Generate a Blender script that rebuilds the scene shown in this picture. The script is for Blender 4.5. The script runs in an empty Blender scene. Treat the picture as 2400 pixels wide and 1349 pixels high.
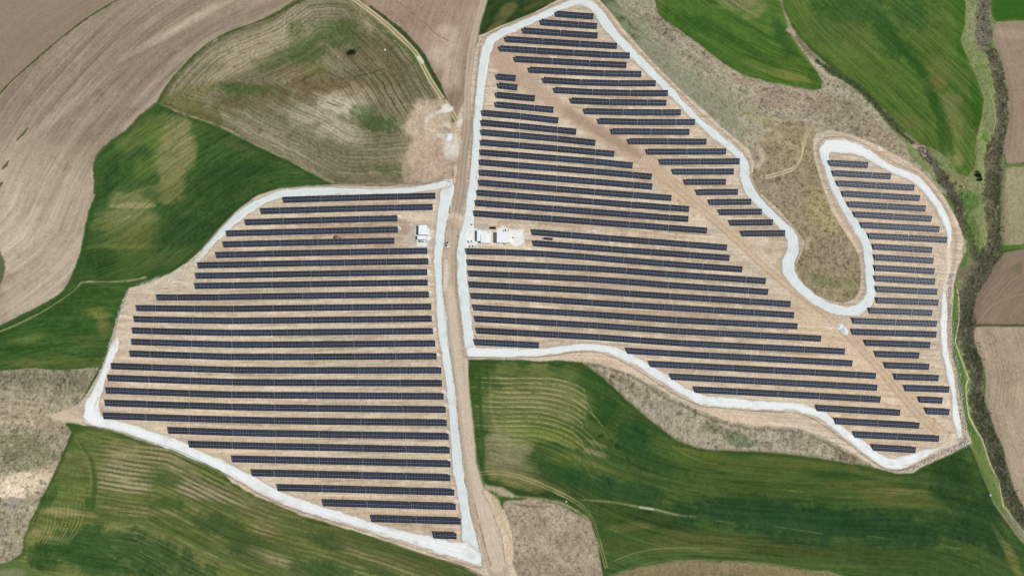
import bpy, bmesh, math, random
import numpy as np
from mathutils import Matrix, Vector
random.seed(7)
RNG = np.random.RandomState(11)
SC = bpy.context.scene
COL = SC.collection
R = math.radians

# ------------------------------------------------------------------ survey
# Control points were read off the photograph (2400 x 1349) and are turned
# into ground positions in metres; everything below is laid out in metres.
CAM_H, TILT, FPX = 540.0, R(12), 1600.0
ct, st = math.cos(TILT), math.sin(TILT)

def relief(x, y):
    return (2.2*np.sin(x/170+.6)*np.cos(y/140) + 1.2*np.sin((x*.8+y)/90+1.0)
            + .8*np.sin((x-1.3*y)/70))

def G(px, py, up=0.0):
    dx, dy, dz = (px-1200)/FPX, (674.5-py)/FPX, -1.0
    wx, wy, wz = dx, dy*ct - dz*st, dy*st + dz*ct
    z = 0.0
    for _ in range(8):
        t = (z+up-CAM_H)/wz
        x, y = wx*t, wy*t
        z = float(relief(x, y))
    return (x, y)

def GL(pts):
    return [G(p[0], p[1]) for p in pts]

# ------------------------------------------------------------------ noise
def _hash(ix, iy, s):
    h = (ix.astype(np.uint32)*np.uint32(374761393) + iy.astype(np.uint32)*np.uint32(668265263)
         + np.uint32(s*2246822519 & 0xffffffff))
    h = (h ^ (h >> np.uint32(13)))*np.uint32(1274126177)
    h = h ^ (h >> np.uint32(16))
    return (h & np.uint32(0xffff)).astype(np.float32)/65535.0

def vn(x, y, s=0):
    x = np.asarray(x, np.float32); y = np.asarray(y, np.float32)
    fx, fy = np.floor(x), np.floor(y)
    ix, iy = fx.astype(np.int64), fy.astype(np.int64)
    tx, ty = x-fx, y-fy
    tx = tx*tx*(3-2*tx); ty = ty*ty*(3-2*ty)
    a = _hash(ix, iy, s); b = _hash(ix+1, iy, s)
    c = _hash(ix, iy+1, s); d = _hash(ix+1, iy+1, s)
    return (a+(b-a)*tx)*(1-ty) + (c+(d-c)*tx)*ty

def fbm(x, y, s=0, o=4):
    r = 0; a = .5; n = 0
    for k in range(o):
        r = r + a*vn(x*(2.03**k)+17.3*k, y*(2.03**k)-9.1*k, s+k*31); n += a; a *= .55
    return r/n - .5

def sstep(a, b, v):
    t = np.clip((v-a)/(b-a), 0, 1)
    return t*t*(3-2*t)

def spline(pts, step):
    P = np.array(pts, float); out = []
    n = len(P)
    for i in range(n-1):
        p0 = P[max(i-1, 0)]; p1 = P[i]; p2 = P[i+1]; p3 = P[min(i+2, n-1)]
        L = np.hypot(*(p2-p1)[:2]); m = max(1, int(L/step))
        for k in range(m):
            t = k/m
            out.append(.5*((2*p1)+(-p0+p2)*t+(2*p0-5*p1+4*p2-p3)*t*t+(-p0+3*p1-3*p2+p3)*t**3))
    out.append(P[-1])
    return np.array(out)

# ------------------------------------------------------------------ the ground map
class Map:
    """A regular grid of ground points with colour, height and region id."""
    def __init__(s, x0, x1, y0, y1, step):
        s.x = np.arange(x0, x1+step*.5, step, dtype=np.float32)
        s.y = np.arange(y0, y1+step*.5, step, dtype=np.float32)
        s.step = step
        s.X, s.Y = np.meshgrid(s.x, s.y)
        s.c = np.zeros(s.X.shape+(3,), np.float32)
        s.h = np.zeros(s.X.shape, np.float32)
        s.r = np.zeros(s.X.shape, np.int16)
        s.n1 = fbm(s.X/9, s.Y/9, 3, 3)
        s.n2 = fbm(s.X/2.2, s.Y/2.2, 5, 2)
        s.n3 = fbm(s.X/34, s.Y/34, 8, 3)
        s.g = RNG.rand(*s.X.shape).astype(np.float32)-.5
    def win(s, bx0, bx1, by0, by1):
        i0 = int(np.searchsorted(s.x, bx0)); i1 = int(np.searchsorted(s.x, bx1))
        j0 = int(np.searchsorted(s.y, by0)); j1 = int(np.searchsorted(s.y, by1))
        if i1 <= i0 or j1 <= j0: return None
        return (slice(j0, j1), slice(i0, i1))
    def polysd(s, P, maxd=14.0):
        P = np.array(P, np.float32)
        w = s.win(P[:, 0].min()-maxd, P[:, 0].max()+maxd, P[:, 1].min()-maxd, P[:, 1].max()+maxd)
        if w is None: return None, None
        X, Y = s.X[w], s.Y[w]
        d = np.full(X.shape, maxd, np.float32); ins = np.zeros(X.shape, bool)
        xs, ys = s.x[w[1]], s.y[w[0]]
        for k in range(len(P)):
            a, b = P[k], P[(k+1) % len(P)]
            lo, hi = min(a[1], b[1]), max(a[1], b[1])
            j0, j1 = np.searchsorted(ys, lo, 'right'), np.searchsorted(ys, hi, 'right')
            if j1 > j0 and hi > lo:
                yy = ys[j0:j1]
                xc = a[0]+(yy-a[1])*(b[0]-a[0])/(b[1]-a[1])
                ins[j0:j1] ^= xs[None, :] < xc[:, None]
            _segmin(d, xs, ys, a, b, maxd)
        return w, np.where(ins, -d, d)
    def strokesd(s, path, maxd=8.0):
        """path: (x, y, width) in metres."""
        P = np.array(path, np.float32)
        m = maxd + P[:, 2].max()/2
        w = s.win(P[:, 0].min()-m, P[:, 0].max()+m, P[:, 1].min()-m, P[:, 1].max()+m)
        if w is None: return None, None
        xs, ys = s.x[w[1]], s.y[w[0]]
        d = np.full((len(ys), len(xs)), maxd, np.float32)
        for k in range(len(P)-1):
            a, b = P[k], P[k+1]
            mm = maxd+max(a[2], b[2])/2
            i0, i1 = np.searchsorted(xs, [min(a[0], b[0])-mm, max(a[0], b[0])+mm])
            j0, j1 = np.searchsorted(ys, [min(a[1], b[1])-mm, max(a[1], b[1])+mm])
            if i1 <= i0 or j1 <= j0: continue
            X = xs[None, i0:i1]; Y = ys[j0:j1, None]
            ex, ey = b[0]-a[0], b[1]-a[1]; L2 = ex*ex+ey*ey+1e-9
            t = np.clip(((X-a[0])*ex+(Y-a[1])*ey)/L2, 0, 1)
            dd = np.hypot(X-a[0]-t*ex, Y-a[1]-t*ey) - (a[2]+(b[2]-a[2])*t)/2
            sub = d[j0:j1, i0:i1]; np.minimum(sub, dd, out=sub)
        return w, d
    def mix(s, w, col, a):
        a = np.asarray(a, np.float32)[..., None]
        c = np.asarray(col, np.float32)
        s.c[w] = s.c[w]*(1-a) + c*a

def _segmin(d, xs, ys, a, b, maxd):
    i0, i1 = np.searchsorted(xs, [min(a[0], b[0])-maxd, max(a[0], b[0])+maxd])
    j0, j1 = np.searchsorted(ys, [min(a[1], b[1])-maxd, max(a[1], b[1])+maxd])
    if i1 <= i0 or j1 <= j0: return
    X = xs[None, i0:i1]; Y = ys[j0:j1, None]
    ex, ey = b[0]-a[0], b[1]-a[1]; L2 = ex*ex+ey*ey+1e-9
    t = np.clip(((X-a[0])*ex+(Y-a[1])*ey)/L2, 0, 1)
    dd = np.hypot(X-a[0]-t*ex, Y-a[1]-t*ey)
    sub = d[j0:j1, i0:i1]; np.minimum(sub, dd, out=sub)

def guide_uv(X, Y, path):
    """u along and v across a guide curve (tractor lines run along it)."""
    P = spline(GL(path), 14)
    d0, d1 = P[1]-P[0], P[-1]-P[-2]
    P = np.vstack([P[0]-d0/np.hypot(*d0)*500, P, P[-1]+d1/np.hypot(*d1)*500])
    best = np.full(X.shape, 1e9, np.float32); U = np.zeros_like(X); V = np.zeros_like(X)
    s0 = 0
    for k in range(len(P)-1):
        a, b = P[k], P[k+1]; e = b-a; L = math.hypot(*e)+1e-9; e = e/L
        rx, ry = X-a[0], Y-a[1]
        t = np.clip(rx*e[0]+ry*e[1], 0, L)
        dd = np.hypot(rx-t*e[0], ry-t*e[1])
        m = dd < best
        best[m] = dd[m]; U[m] = (s0+t)[m]
        V[m] = (np.sign(e[0]*ry-e[1]*rx)*dd)[m]
        s0 += L
    return U, V

REG = {}          # region id -> (name, label, category)
def region(name, label, cat):
    k = len(REG)+1; REG[k] = (name, label, cat); return k

def S(p): # stroke control points in survey pixels -> metres, width too
    out = []
    for x, y, w in p:
        a = G(x, y); b = G(x+10, y)
        out.append((a[0], a[1], w*math.hypot(b[0]-a[0], b[1]-a[1])/10))
    return spline(out, 5)

def blob(m, w, px, py, rx, ry, ang, col, k, sd=None, warp=.9):
    """soft natural patch inside window w"""
    cx, cy = G(px, py); ex = G(px+10, py); sc = math.hypot(ex[0]-cx, ex[1]-cy)/10
    rx *= sc; ry *= sc; a = R(-ang)
    R_ = max(rx, ry)*1.6
    w2 = m.win(cx-R_, cx+R_, cy-R_, cy+R_)
    if w2 is None: return
    j0 = max(w[0].start, w2[0].start); j1 = min(w[0].stop, w2[0].stop)
    i0 = max(w[1].start, w2[1].start); i1 = min(w[1].stop, w2[1].stop)
    if j1 <= j0 or i1 <= i0: return
    ww = (slice(j0, j1), slice(i0, i1))
    X, Y = m.X[ww]-cx, m.Y[ww]-cy
    u = (X*math.cos(a)+Y*math.sin(a))/rx; v = (-X*math.sin(a)+Y*math.cos(a))/ry
    d = np.sqrt(u*u+v*v)+(m.n1[ww]*1.1+m.n2[ww]*.35+m.n3[ww]*.6)*warp
    al = (1-sstep(.45, 1.25, d))*k
    if sd is not None:
        q = sd[j0-w[0].start:j1-w[0].start, i0-w[1].start:i1-w[1].start]
        al = al*(1-sstep(-.8, .6, q))
    m.mix(ww, col, al)

def field(m, rid, pts, base, soft=.8, wob=2.0, blobs=(), guide=None, streak=0., sscale=(26, 1.1),
          band=0., bscale=(120, 9), lines=None, grain=8., clump=0., cscale=1.6, rough=.08, raise_=0.,
          tint=None, smooth=True, edge=None, mott=()):
    P = GL(pts)
    if smooth:
        P = spline(P+[P[0]], 12)[:-1][:, :2]
    w, sd = m.polysd(P, 230. if guide == 'rim' else 14.)
    if w is None: return
    X, Y = m.X[w], m.Y[w]
    sd = sd + m.n1[w]*wob + m.n2[w]*wob*.45
    al = 1-sstep(-soft, soft, sd)
    c0 = m.c[w].copy()
    base = np.asarray(base, np.float32)
    cur = np.broadcast_to(base, c0.shape).copy()
    m.c[w] = cur
    if guide is not None or streak or lines or band or mott:
        if guide is None: U, V = X, Y
        elif guide == 'rim': U, V = X*.8-Y*.6, sd.copy()
        else: U, V = guide_uv(X, Y, guide)
    if tint is not None:
        m.mix(w, tint[0], np.clip((m.n3[w]*2.2+.35), 0, 1)*tint[1])
    for mk_, (mc, ma, us, vs) in sorted(enumerate(mott), key=lambda q: q[1][3] < 2):
        if vs < 2 and blobs:
            for b in blobs: blob(m, w, *b)
            blobs = [b[:6]+(b[6]*.55,) for b in blobs]
        q = fbm(U/us, (V+m.n1[w]*1.2)/vs, rid*13+mk_*5, 3)
        m.mix(w, mc, np.clip(q*3.2+.1, 0, 1)*ma)
    for b in blobs: blob(m, w, *b)
    f = np.zeros(X.shape, np.float32)
    if band:
        f += band*2*fbm(U/bscale[0], V/bscale[1], rid*7+1, 3)
    if streak:
        wv = V + m.n1[w]*.8
        f += streak*2*fbm(U/sscale[0], wv/sscale[1], rid*7+2, 2)
        f += streak*.8*(vn(U/(sscale[0]*2), wv/(sscale[1]*2.7), rid*7+3)-.5)
    if clump:
        q = fbm(X/cscale, Y/cscale, rid*7+4, 2)
        f += clump*(np.abs(q)*2.0-.42)*-1.6 + clump*.8*q
    f += grain*m.g[w]*1.5 + grain*1.7*m.n2[w] + grain*1.2*m.n1[w]
    lum = m.c[w].mean(-1, keepdims=True)/120.
    m.c[w] = m.c[w] + f[..., None]*np.array([1.02, 1.0, .86], np.float32)*np.clip(lum, .6, 1.35)
    if lines:
        for sp, wd, colr, kk, msk in lines:
            ph = (V+m.n1[w]*.7+m.n3[w]*2.0)/sp
            ln = 1-sstep(wd*.5, wd, np.abs(ph-np.round(ph))*sp)
            brk = np.clip(.75+2.2*fbm(U/16, np.round(ph)*3.7, rid+9, 2), 0, 1)
            mk = np.ones(X.shape, np.float32)
            if msk is not None:
                mk = np.zeros(X.shape, np.float32)
                for (mx, my, mr, ms) in msk:
                    cx, cy = G(mx, my); e = G(mx+10, my); sc = (e[0]-cx)/10
                    q = np.hypot((X-cx)/(mr*sc), (Y-cy)/(ms*sc)) + m.n1[w]*.6
                    mk = np.maximum(mk, 1-sstep(.6, 1.15, q))
            m.mix(w, colr, ln*brk*mk*kk)
            m.h[w] += np.where(sd < 0, -ln*mk*.06, 0)
    if edge is not None:
        ec, ew, ek = edge
        m.mix(w, ec, (sstep(-ew*1.3, -ew*.3, sd+m.n1[w]*ew))*ek)
    new = m.c[w]
    a3 = al[..., None]
    m.c[w] = c0*(1-a3)+new*a3
    ins = sd < 0
    m.r[w][ins] = rid
    hh = (m.n2[w]*2.2 + m.g[w]*.35 + (m.n1[w]*7 if rough >= .1 else m.n1[w]*3))*rough
    m.h[w] = m.h[w]*(1-al) + al*(hh+raise_)

def stroke(m, pts, col, k=1., soft=.5, wob=1., rid=None, streak=0., raise_=None, grain=5., rough=None, fade=None):
    P = S(pts)
    w, sd = m.strokesd(P)
    if w is None: return
    sd = sd + m.n1[w]*wob + m.n2[w]*wob*.6
    al = (1-sstep(-soft, soft, sd))*k
    if fade: al = al*np.clip(1+fade*(m.n1[w]*2.2+m.n2[w]*1.5), 0, 1)
    c = np.broadcast_to(np.asarray(col, np.float32), m.c[w].shape).copy()
    f = grain*m.g[w]*1.3+grain*1.8*m.n2[w]+grain*1.6*m.n1[w]
    if streak:
        f = f + streak*np.sin(sd*2.6+m.n1[w]*2)*.6 + streak*2*fbm(sd/1.1, (m.X[w]+m.Y[w])/60, 77, 2)
    c += f[..., None]
    a3 = al[..., None]
    m.c[w] = m.c[w]*(1-a3)+c*a3
    if rid is not None: m.r[w][sd < 0] = rid
    if rough is not None:
        m.h[w] = m.h[w]*(1-al)+al*((m.n2[w]*2.2+m.g[w]*.35)*rough)
    if raise_ is not None:
        a = (1-sstep(-.5, .35, sd))
        m.h[w] += a*raise_

# surveyed centre lines of the solar rows, block by block
ROWS = {
 'W': [[(664.6,468.3),(1020.3,458.8)],[(612,494.6),(1014,484.8)],[(575.6,520.9),(931.4,511.6)],[(531.6,546.9),(932.2,537.9)],[(524,572.7),(924.1,564)],
  [(507.3,597.5),(600,595.3),(1001.3,587.5)],[(464.7,621.6),(600,618.8),(1003.8,612.3)],[(459.7,646.1),(600,643.9),(1001.3,637.6)],[(457.2,669.6),(600,667.9),(1002.6,661.9)],
  [(368.2,696.5),(480,696.8),(600,694.5),(1005,689.8)],[(320.1,721.6),(480,723.6),(600,722.8),(1010.8,718.3)],[(314.6,747.4),(460,750.6),(600,751.2),(1012,746.6)],
  [(310.6,774.2),(460,778.2),(600,779.6),(1014.6,775.4)],[(308.9,800.8),(460,805.4),(600,807.6),(1019.8,804.5)],[(305,828.3),(460,833.6),(600,836.4),(1023.3,834.3)],
  [(261.3,857.6),(460,864.4),(600,867.4),(1034.6,867.4)],[(253,885.4),(460,892.6),(600,896),(1035.9,897.7)],[(248.5,914.5),(460,922.4),(600,925.6),(1039.9,928.5)],
  [(246.2,943.8),(600,954.6),(1044.9,959.6)],[(242.5,974.3),(600,984.8),(1047.4,990.6)],[(394.5,1008.2),(600,1014.8),(1051.7,1022.3)],[(443.4,1040.8),(600,1045),(1054.2,1054.6)],
  [(544.5,1075.2),(1056.2,1086.9)],[(591,1107.8),(1055.4,1119.2)],[(651.4,1142.5),(1064.7,1153.3)],[(757.8,1178.2),(1068.4,1186.9)],[(871.8,1215.2),(1080.2,1220.9)],[(1017.8,1253.6),(1070.2,1255.4)]],
 'N': [[(1304.2,32.5),(1391,39)],[(1268.9,52),(1399.4,61.3)],[(1227,71.6),(1400.4,83.7)],[(1186,91.7),(1360,102.8),(1446,108)],[(1171.7,113.4),(1345,124),(1432,129),(1476,130.4)],
  [(1207.5,138.4),(1382,148.6),(1468.2,152.6)],[(1241.4,163.4),(1415,172),(1503,173.8)],[(1274.3,187.6),(1362,193),(1448,195.3),(1537,195.6)],[(1301,211.2),(1388,216),(1477,218.2),(1565.4,218.4)],
  [(1339.5,235.7),(1429,239.4),(1562,241)],[(1371.6,260.5),(1462,262.8),(1595.8,263.5)],[(1404.2,283.8),(1495,286),(1629,286.2)],[(1435.5,307.8),(1615.8,309.4)],[(1474.8,331.1),(1655.9,332.1)],
  [(1518,355.6),(1701.8,355)],[(1549,379.2),(1733.8,378)],[(1579.5,402.4),(1720,402)],[(1607.8,426.4),(1701.3,426.2)],[(1635.4,450.2),(1729.6,449.6)],[(1665.2,473.6),(1760.9,472.8)],[(1688.5,497),(1785.7,496.2)],[(1714.3,521.8),(1811.5,521)],[(1741.8,547),(1840,546.2)]],
 'M': [[(1165,179.6),(1208.7,183.4)],[(1168.7,200.2),(1212.5,205)],[(1164.1,222.4),(1253.6,230.7)],[(1162.9,245),(1297,257.5)],[(1130.6,264.5),(1219,272.6),(1308.7,282.5)],[(1129,287.3),(1218,295.5),(1350.3,308.9)],
  [(1129,310),(1306,325.4),(1395.4,334.7)],[(1128,333.8),(1305,348.4),(1439.7,360.8)],[(1127.3,357),(1395,378.6),(1482.6,387.9)],[(1126,380.3),(1394,402),(1527.7,413.9)],[(1125.5,404.4),(1395,426),(1528.7,437.2)],
  [(1125,427.9),(1397,450),(1573.7,464)],[(1119.8,451.5),(1393,473),(1615.3,489.8)],[(1116,475.5),(1391,496.5),(1613.3,513.3)],[(1112.3,500),(1390,520),(1657,540.4)],[(1248.8,543.7),(1526,566),(1703.7,580)],
  [(1251.8,569.7),(1529,591),(1709.8,604.3)],[(1093.5,588.8),(1283,595.4),(1560,617.8),(1739.8,631)],[(1097.3,614.8),(1381.6,628.6),(1564,642),(1795,658.6)],[(1100.5,640.6),(1385,654),(1570,668),(1800.5,684)],
  [(1101.5,666.4),(1390,681),(1480,688.2),(1853,712.3)],[(1106.5,693),(1200,696.8),(1480,715),(1860.9,738.1)],[(1111.8,720.3),(1395,736.6),(1580,749.4),(1869,764.2)],[(1115.5,746.9),(1400,762.6),(1585,775.6),(1924.5,793.2)],
  [(1119,774.4),(1410,790.4),(1600,804),(1979.9,823.3)],[(1113.5,801.5),(1263,808.8)]],
 'L': [[(1471.8,821.5),(1660,833),(1997.7,850.9)],[(1525.7,852.4),(1720,862.4),(2052.8,880.4)],[(1575,882.4),(1770,892.6),(2056,908.2)],[(1630.9,912.7),(1825,922.6),(2063.5,935.8)],[(1917,955.6),(2109.6,966.6)],[(1960.3,986.4),(2154.7,996.7)],[(2005,1017.8),(2200.8,1027.5)],[(2048.7,1048.3),(2146.2,1053.8)]],
 'E': [[(1945.8,381.6),(2034.7,386.9)],[(1954.8,405.6),(2043,410.8),(2088.3,413.2)],[(1964.6,429.4),(2143,440)],[(1977.9,453.5),(2156,464.5)],[(1991,478.3),(2169.7,488.6)],[(2004.9,502.3),(2183.8,512.9)],[(2021.2,527.1),(2202,537.2)],[(2038.7,552.4),(2220,562.2)],
  [(2049.2,577.7),(2184.8,586)],[(2052.3,602.8),(2187.8,611)],[(2053,627.6),(2190.3,635.6)],[(2053,652.4),(2191.5,659.6)],[(2056,677),(2197,684)],[(2058,703.3),(2199.8,709)],[(2040.5,727.6),(2185,733)],[(2002.4,751.4),(2195.8,758.4)],[(2000.4,777.2),(2194.8,783.5)],[(2031.7,802.8),(2180,808.3)],
  [(2055.5,829),(2154.2,832.6)],[(2078,855.6),(2177.5,859.1)],[(2100.6,882.4),(2200,885.4)],[(2124.9,909),(2224.6,912.2)],[(2158.2,936),(2209,938)],[(2174.5,962.8),(2225,964.8)]],
}
# ------------------------------------------------------------------ regions
r_ground = region('ground', 'open farmland beyond the mapped fields, brown and green', 'ground')
r_pl1 = region('ploughed_field', 'smooth brown ploughed field in the top left corner beyond the thin grass strip', 'field')
r_pl2 = region('ploughed_field', 'long pale brown ploughed field sweeping down the left edge', 'field')
r_stub = region('stubble_field', 'patchy olive stubble field with a lone round tree, left of the dirt road', 'field')
r_cr4 = region('crop_field', 'dark green crop field with tan patches beside the left solar block', 'field')
r_cr5 = region('crop_field', 'small green crop field at the left edge below the ploughed sweep', 'field')
r_scr5 = region('rough_pasture', 'grey tan rough pasture with a bare patch at the lower left edge', 'pasture')
r_cr6 = region('crop_field', 'green crop field with dark contour lines in the bottom left corner', 'field')
r_pl7 = region('ploughed_field', 'wedge of reddish brown ploughed soil between two tracks at the top', 'field')
r_cr8 = region('crop_field', 'very dark green crop wedge at the top beside the north gravel road', 'field')
r_scr9 = region('rough_pasture', 'sage and grey rough pasture between the gravel loop and the green fields', 'pasture')
r_cr10 = region('crop_field', 'bright green pointed crop field at the top right of the solar park', 'field')
r_cr11 = region('crop_field', 'large striped green crop field with a dark valley line at top right', 'field')
r_rip = region('stream_bank', 'strip of rough grass and brush along the stream at the right', 'stream bank')
r_cr13 = region('crop_field', 'small vivid green crop field in the top right corner', 'field')
r_pl14 = region('ploughed_field', 'plain brown ploughed field at the upper right edge', 'field')
r_pas15 = region('pasture', 'pale olive pasture at the right edge between two ploughed fields', 'pasture')
r_pl16 = region('ploughed_field', 'dark brown ploughed field at the right edge with curved turning lines', 'field')
r_pl17 = region('ploughed_field', 'pale tan ploughed field at the lower right edge with wavy furrows', 'field')
r_cr18 = region('crop_field', 'big deep green crop field filling the bottom right', 'field')
r_scr19 = region('rough_pasture', 'grey scrubby strip below the lower gravel road', 'pasture')
r_stub20 = region('stubble_field', 'grey brown stubble field at the bottom beside the dirt road', 'field')
r_stub21 = region('stubble_field', 'brownish green stubble along the bottom edge', 'field')
r_site = region('graded_soil', 'bare tan graded soil under the solar rows', 'soil')
r_dirt = region('dirt_road', 'brown dirt road running between the two solar blocks', 'road')
r_trk = region('farm_track', 'narrow pale double rut farm track curving to the dirt road', 'track')
r_grav = region('gravel_road', 'white gravel service road ringing the solar blocks', 'road')
r_pad = region('gravel_pad', 'white gravel pad around the cabins and at row ends', 'gravel')
r_verge = region('grass_verge', 'green grass verge along field edges and tracks', 'grass')
r_path = region('footpath', 'thin pale footpath along the stream bank at the right', 'path')
r_bare = region('bare_soil', 'churned bare tan patch at the track junction', 'soil')

BND2 = [(720,-6),(640,35),(600,52),(545,72),(490,100),(440,145),(400,190),(370,236),(330,272),(300,302),(250,340),(224,368),
        (219,392),(222,425),(221,450),(226,463),(212,497),(201,540),(193,590),(188,606),(172,645),(152,683),(120,706),(60,737),(-10,770)]
T1 = [(815,-12),(840,6),(870,28),(915,65),(950,98),(975,125),(993,158),(1010,190),(1030,220),(1048,247),(1070,280)]

def paint(m):
    m.c[:] = (142,126,104)
    m.r[:] = r_ground
    # generic country beyond
    q = fbm(m.X/190, m.Y/150, 21, 2)
    a = sstep(.02, .05, q)[..., None]; m.c[:] = m.c*(1-a)+np.array((62,90,38), np.float32)*a
    a = sstep(.02, .05, -q-.08)[..., None]; m.c[:] = m.c*(1-a)+np.array((150,138,112), np.float32)*a
    m.c += (m.n1*16+m.n2*10+m.g*6)[..., None]

    field(m, r_pl1, [(-500,-400),(620,-400),(420,-120),(277,-4),(215,36),(160,76),(105,121),(60,161),(25,192),(0,222),(-60,300),(-500,600)],
          (143,126,108), streak=3, band=3, sscale=(60,1.6), guide=[(-60,300),(60,160),(160,76),(277,0)], grain=4, rough=.03,
          blobs=[(60,30,200,50,-35,(147,133,116),.6),(60,150,60,40,-40,(146,127,108),.5)])
    field(m, r_pl2, [(277,-4),(420,-120),(900,-200)]+BND2+[(-60,800),(-500,900),(-500,600),(-60,300),(0,222),(25,192),(60,161),(105,121),(160,76),(215,36)],
          (150,135,116), streak=10, band=17, bscale=(150,8), sscale=(34,1.5),
          mott=[((126,110,92),.35,80,3),((176,160,138),.35,90,4),((128,114,98),.3,16,.9)], guide=[(-150,700),(60,560),(130,430),(190,330),(300,200),(420,90),(560,10),(700,-60)], grain=7, rough=.06, clump=5, cscale=1.8,
          blobs=[(110,600,90,190,20,(184,167,144),.85),(60,420,110,100,30,(172,156,136),.8),(30,520,60,160,0,(188,172,150),.75),(150,470,60,120,10,(176,160,138),.7),(330,150,150,38,-42,(128,115,98),.6),
                 (400,75,150,14,-33,(178,163,143),.7),(230,200,140,12,-38,(168,153,133),.6),(150,260,140,12,-42,(172,156,137),.6),(90,210,110,20,-42,(138,122,105),.5),
                 (260,290,70,18,-45,(128,115,98),.6),(480,60,90,22,-33,(132,117,101),.5),(120,655,90,30,-35,(165,150,130),.5),(580,25,60,10,-25,(140,122,106),.6)])
    # pale headland along the green edge, dark weed spots
    stroke(m, [(640,42,8),(545,82,16),(470,122,22),(410,185,20),(350,250,20),(290,305,18)], (178,161,143), .75, 2.5, 1.5)
    for p in [[(40,328,2),(52,316,5),(66,300,2)],[(6,396,4),(12,388,7),(20,378,4)],[(-4,440,8),(2,430,9)],[(-4,590,8),(4,615,14),(2,650,12),(-6,670,8)]]:
        stroke(m, p, (84,88,58), .85, .5, 1.6, rough=.25)
    stroke(m, [(180,180,1.5),(187,150,1.5),(183,190,1.5),(190,206,1.5),(215,218,1.5)], (168,152,130), .5, .3, .3)

    field(m, r_stub, [(712,-20),(830,-20),(870,30),(915,70),(950,104),(985,150),(1008,192),(1036,234),(1052,262),(1064,300),(1062,418),
                      (1000,428),(900,436),(785,432),(740,410),(680,376),(600,339),(540,306),(480,281),(420,264),(371,240),(400,192),(440,147),(490,102),(545,74),(600,54),(640,37)],
          (120,114,86), streak=15, sscale=(34,1.5), band=7, bscale=(90,7), clump=15, cscale=2.0, grain=14, rough=.1,
          mott=[((96,94,60),.5,60,7),((160,150,122),.5,40,3.5),((88,84,58),.35,10,1.1)], guide='rim',
          blobs=[(640,95,170,40,-22,(164,152,124),.85),(560,160,120,26,-22,(156,144,114),.7),(480,215,60,14,-30,(150,140,108),.5),(700,50,60,44,-40,(148,138,112),.7),(600,230,110,30,-10,(106,98,66),.6),
                 (715,112,44,50,10,(80,96,52),.8),(785,82,70,38,20,(82,97,54),.8),(805,62,34,28,0,(76,92,46),.7),(690,75,24,34,20,(74,98,46),.6),(545,205,54,18,0,(70,90,46),.85),(655,135,80,26,-30,(84,98,56),.7),(600,215,60,16,-10,(78,96,50),.6),(740,160,34,18,0,(108,112,52),.5),
                 (460,262,110,26,18,(98,98,52),.7),(440,230,60,30,-35,(112,108,64),.6),(760,205,120,30,0,(108,94,62),.65),(680,170,60,20,-20,(126,112,84),.6),(830,140,50,24,20,(112,100,74),.6),(900,150,90,50,45,(110,102,68),.6),
                 (800,248,66,36,15,(182,172,148),.95),(850,222,40,24,30,(160,148,120),.7),(770,296,100,40,20,(166,158,132),.85),(640,318,120,36,22,(142,134,108),.7),(700,350,110,26,24,(138,130,104),.6),(890,290,54,26,0,(72,90,48),.85),(855,268,44,22,10,(78,98,56),.7),(920,300,30,24,0,(90,104,66),.6),
                 (930,240,60,40,60,(138,128,98),.5),(880,370,120,36,8,(130,122,94),.6),(920,398,80,20,4,(88,100,60),.6),(800,350,80,14,15,(104,104,72),.6),(720,300,14,60,70,(110,104,76),.5),(960,330,40,60,0,(140,128,98),.5),(850,20,60,30,45,(122,115,80),.6),(640,30,60,14,-30,(128,116,78),.5)],
          lines=[(3.4,.5,(82,76,52),.42,None),(6.2,.6,(74,68,46),.7,[(900,160,90,110),(950,215,70,70)])])
    stroke(m, [(720,205,2),(745,232,2),(800,250,2)], (90,82,56), .6, .5, .8)
    for k in range(7):     # contour scrapes that bend downhill
        o = k*15
        stroke(m, [(772+o*1.1,170-k*3,2),(795+o*1.05,182-k*2,2.4),(832+o*.9,186-k*5,2.4),(850+o,205-k*4,2.6),(872+o,236-k*2,2.4),(890+o*1.05,268-k,1.6)], (76,72,46), .8, .45, .9, fade=.7)

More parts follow.
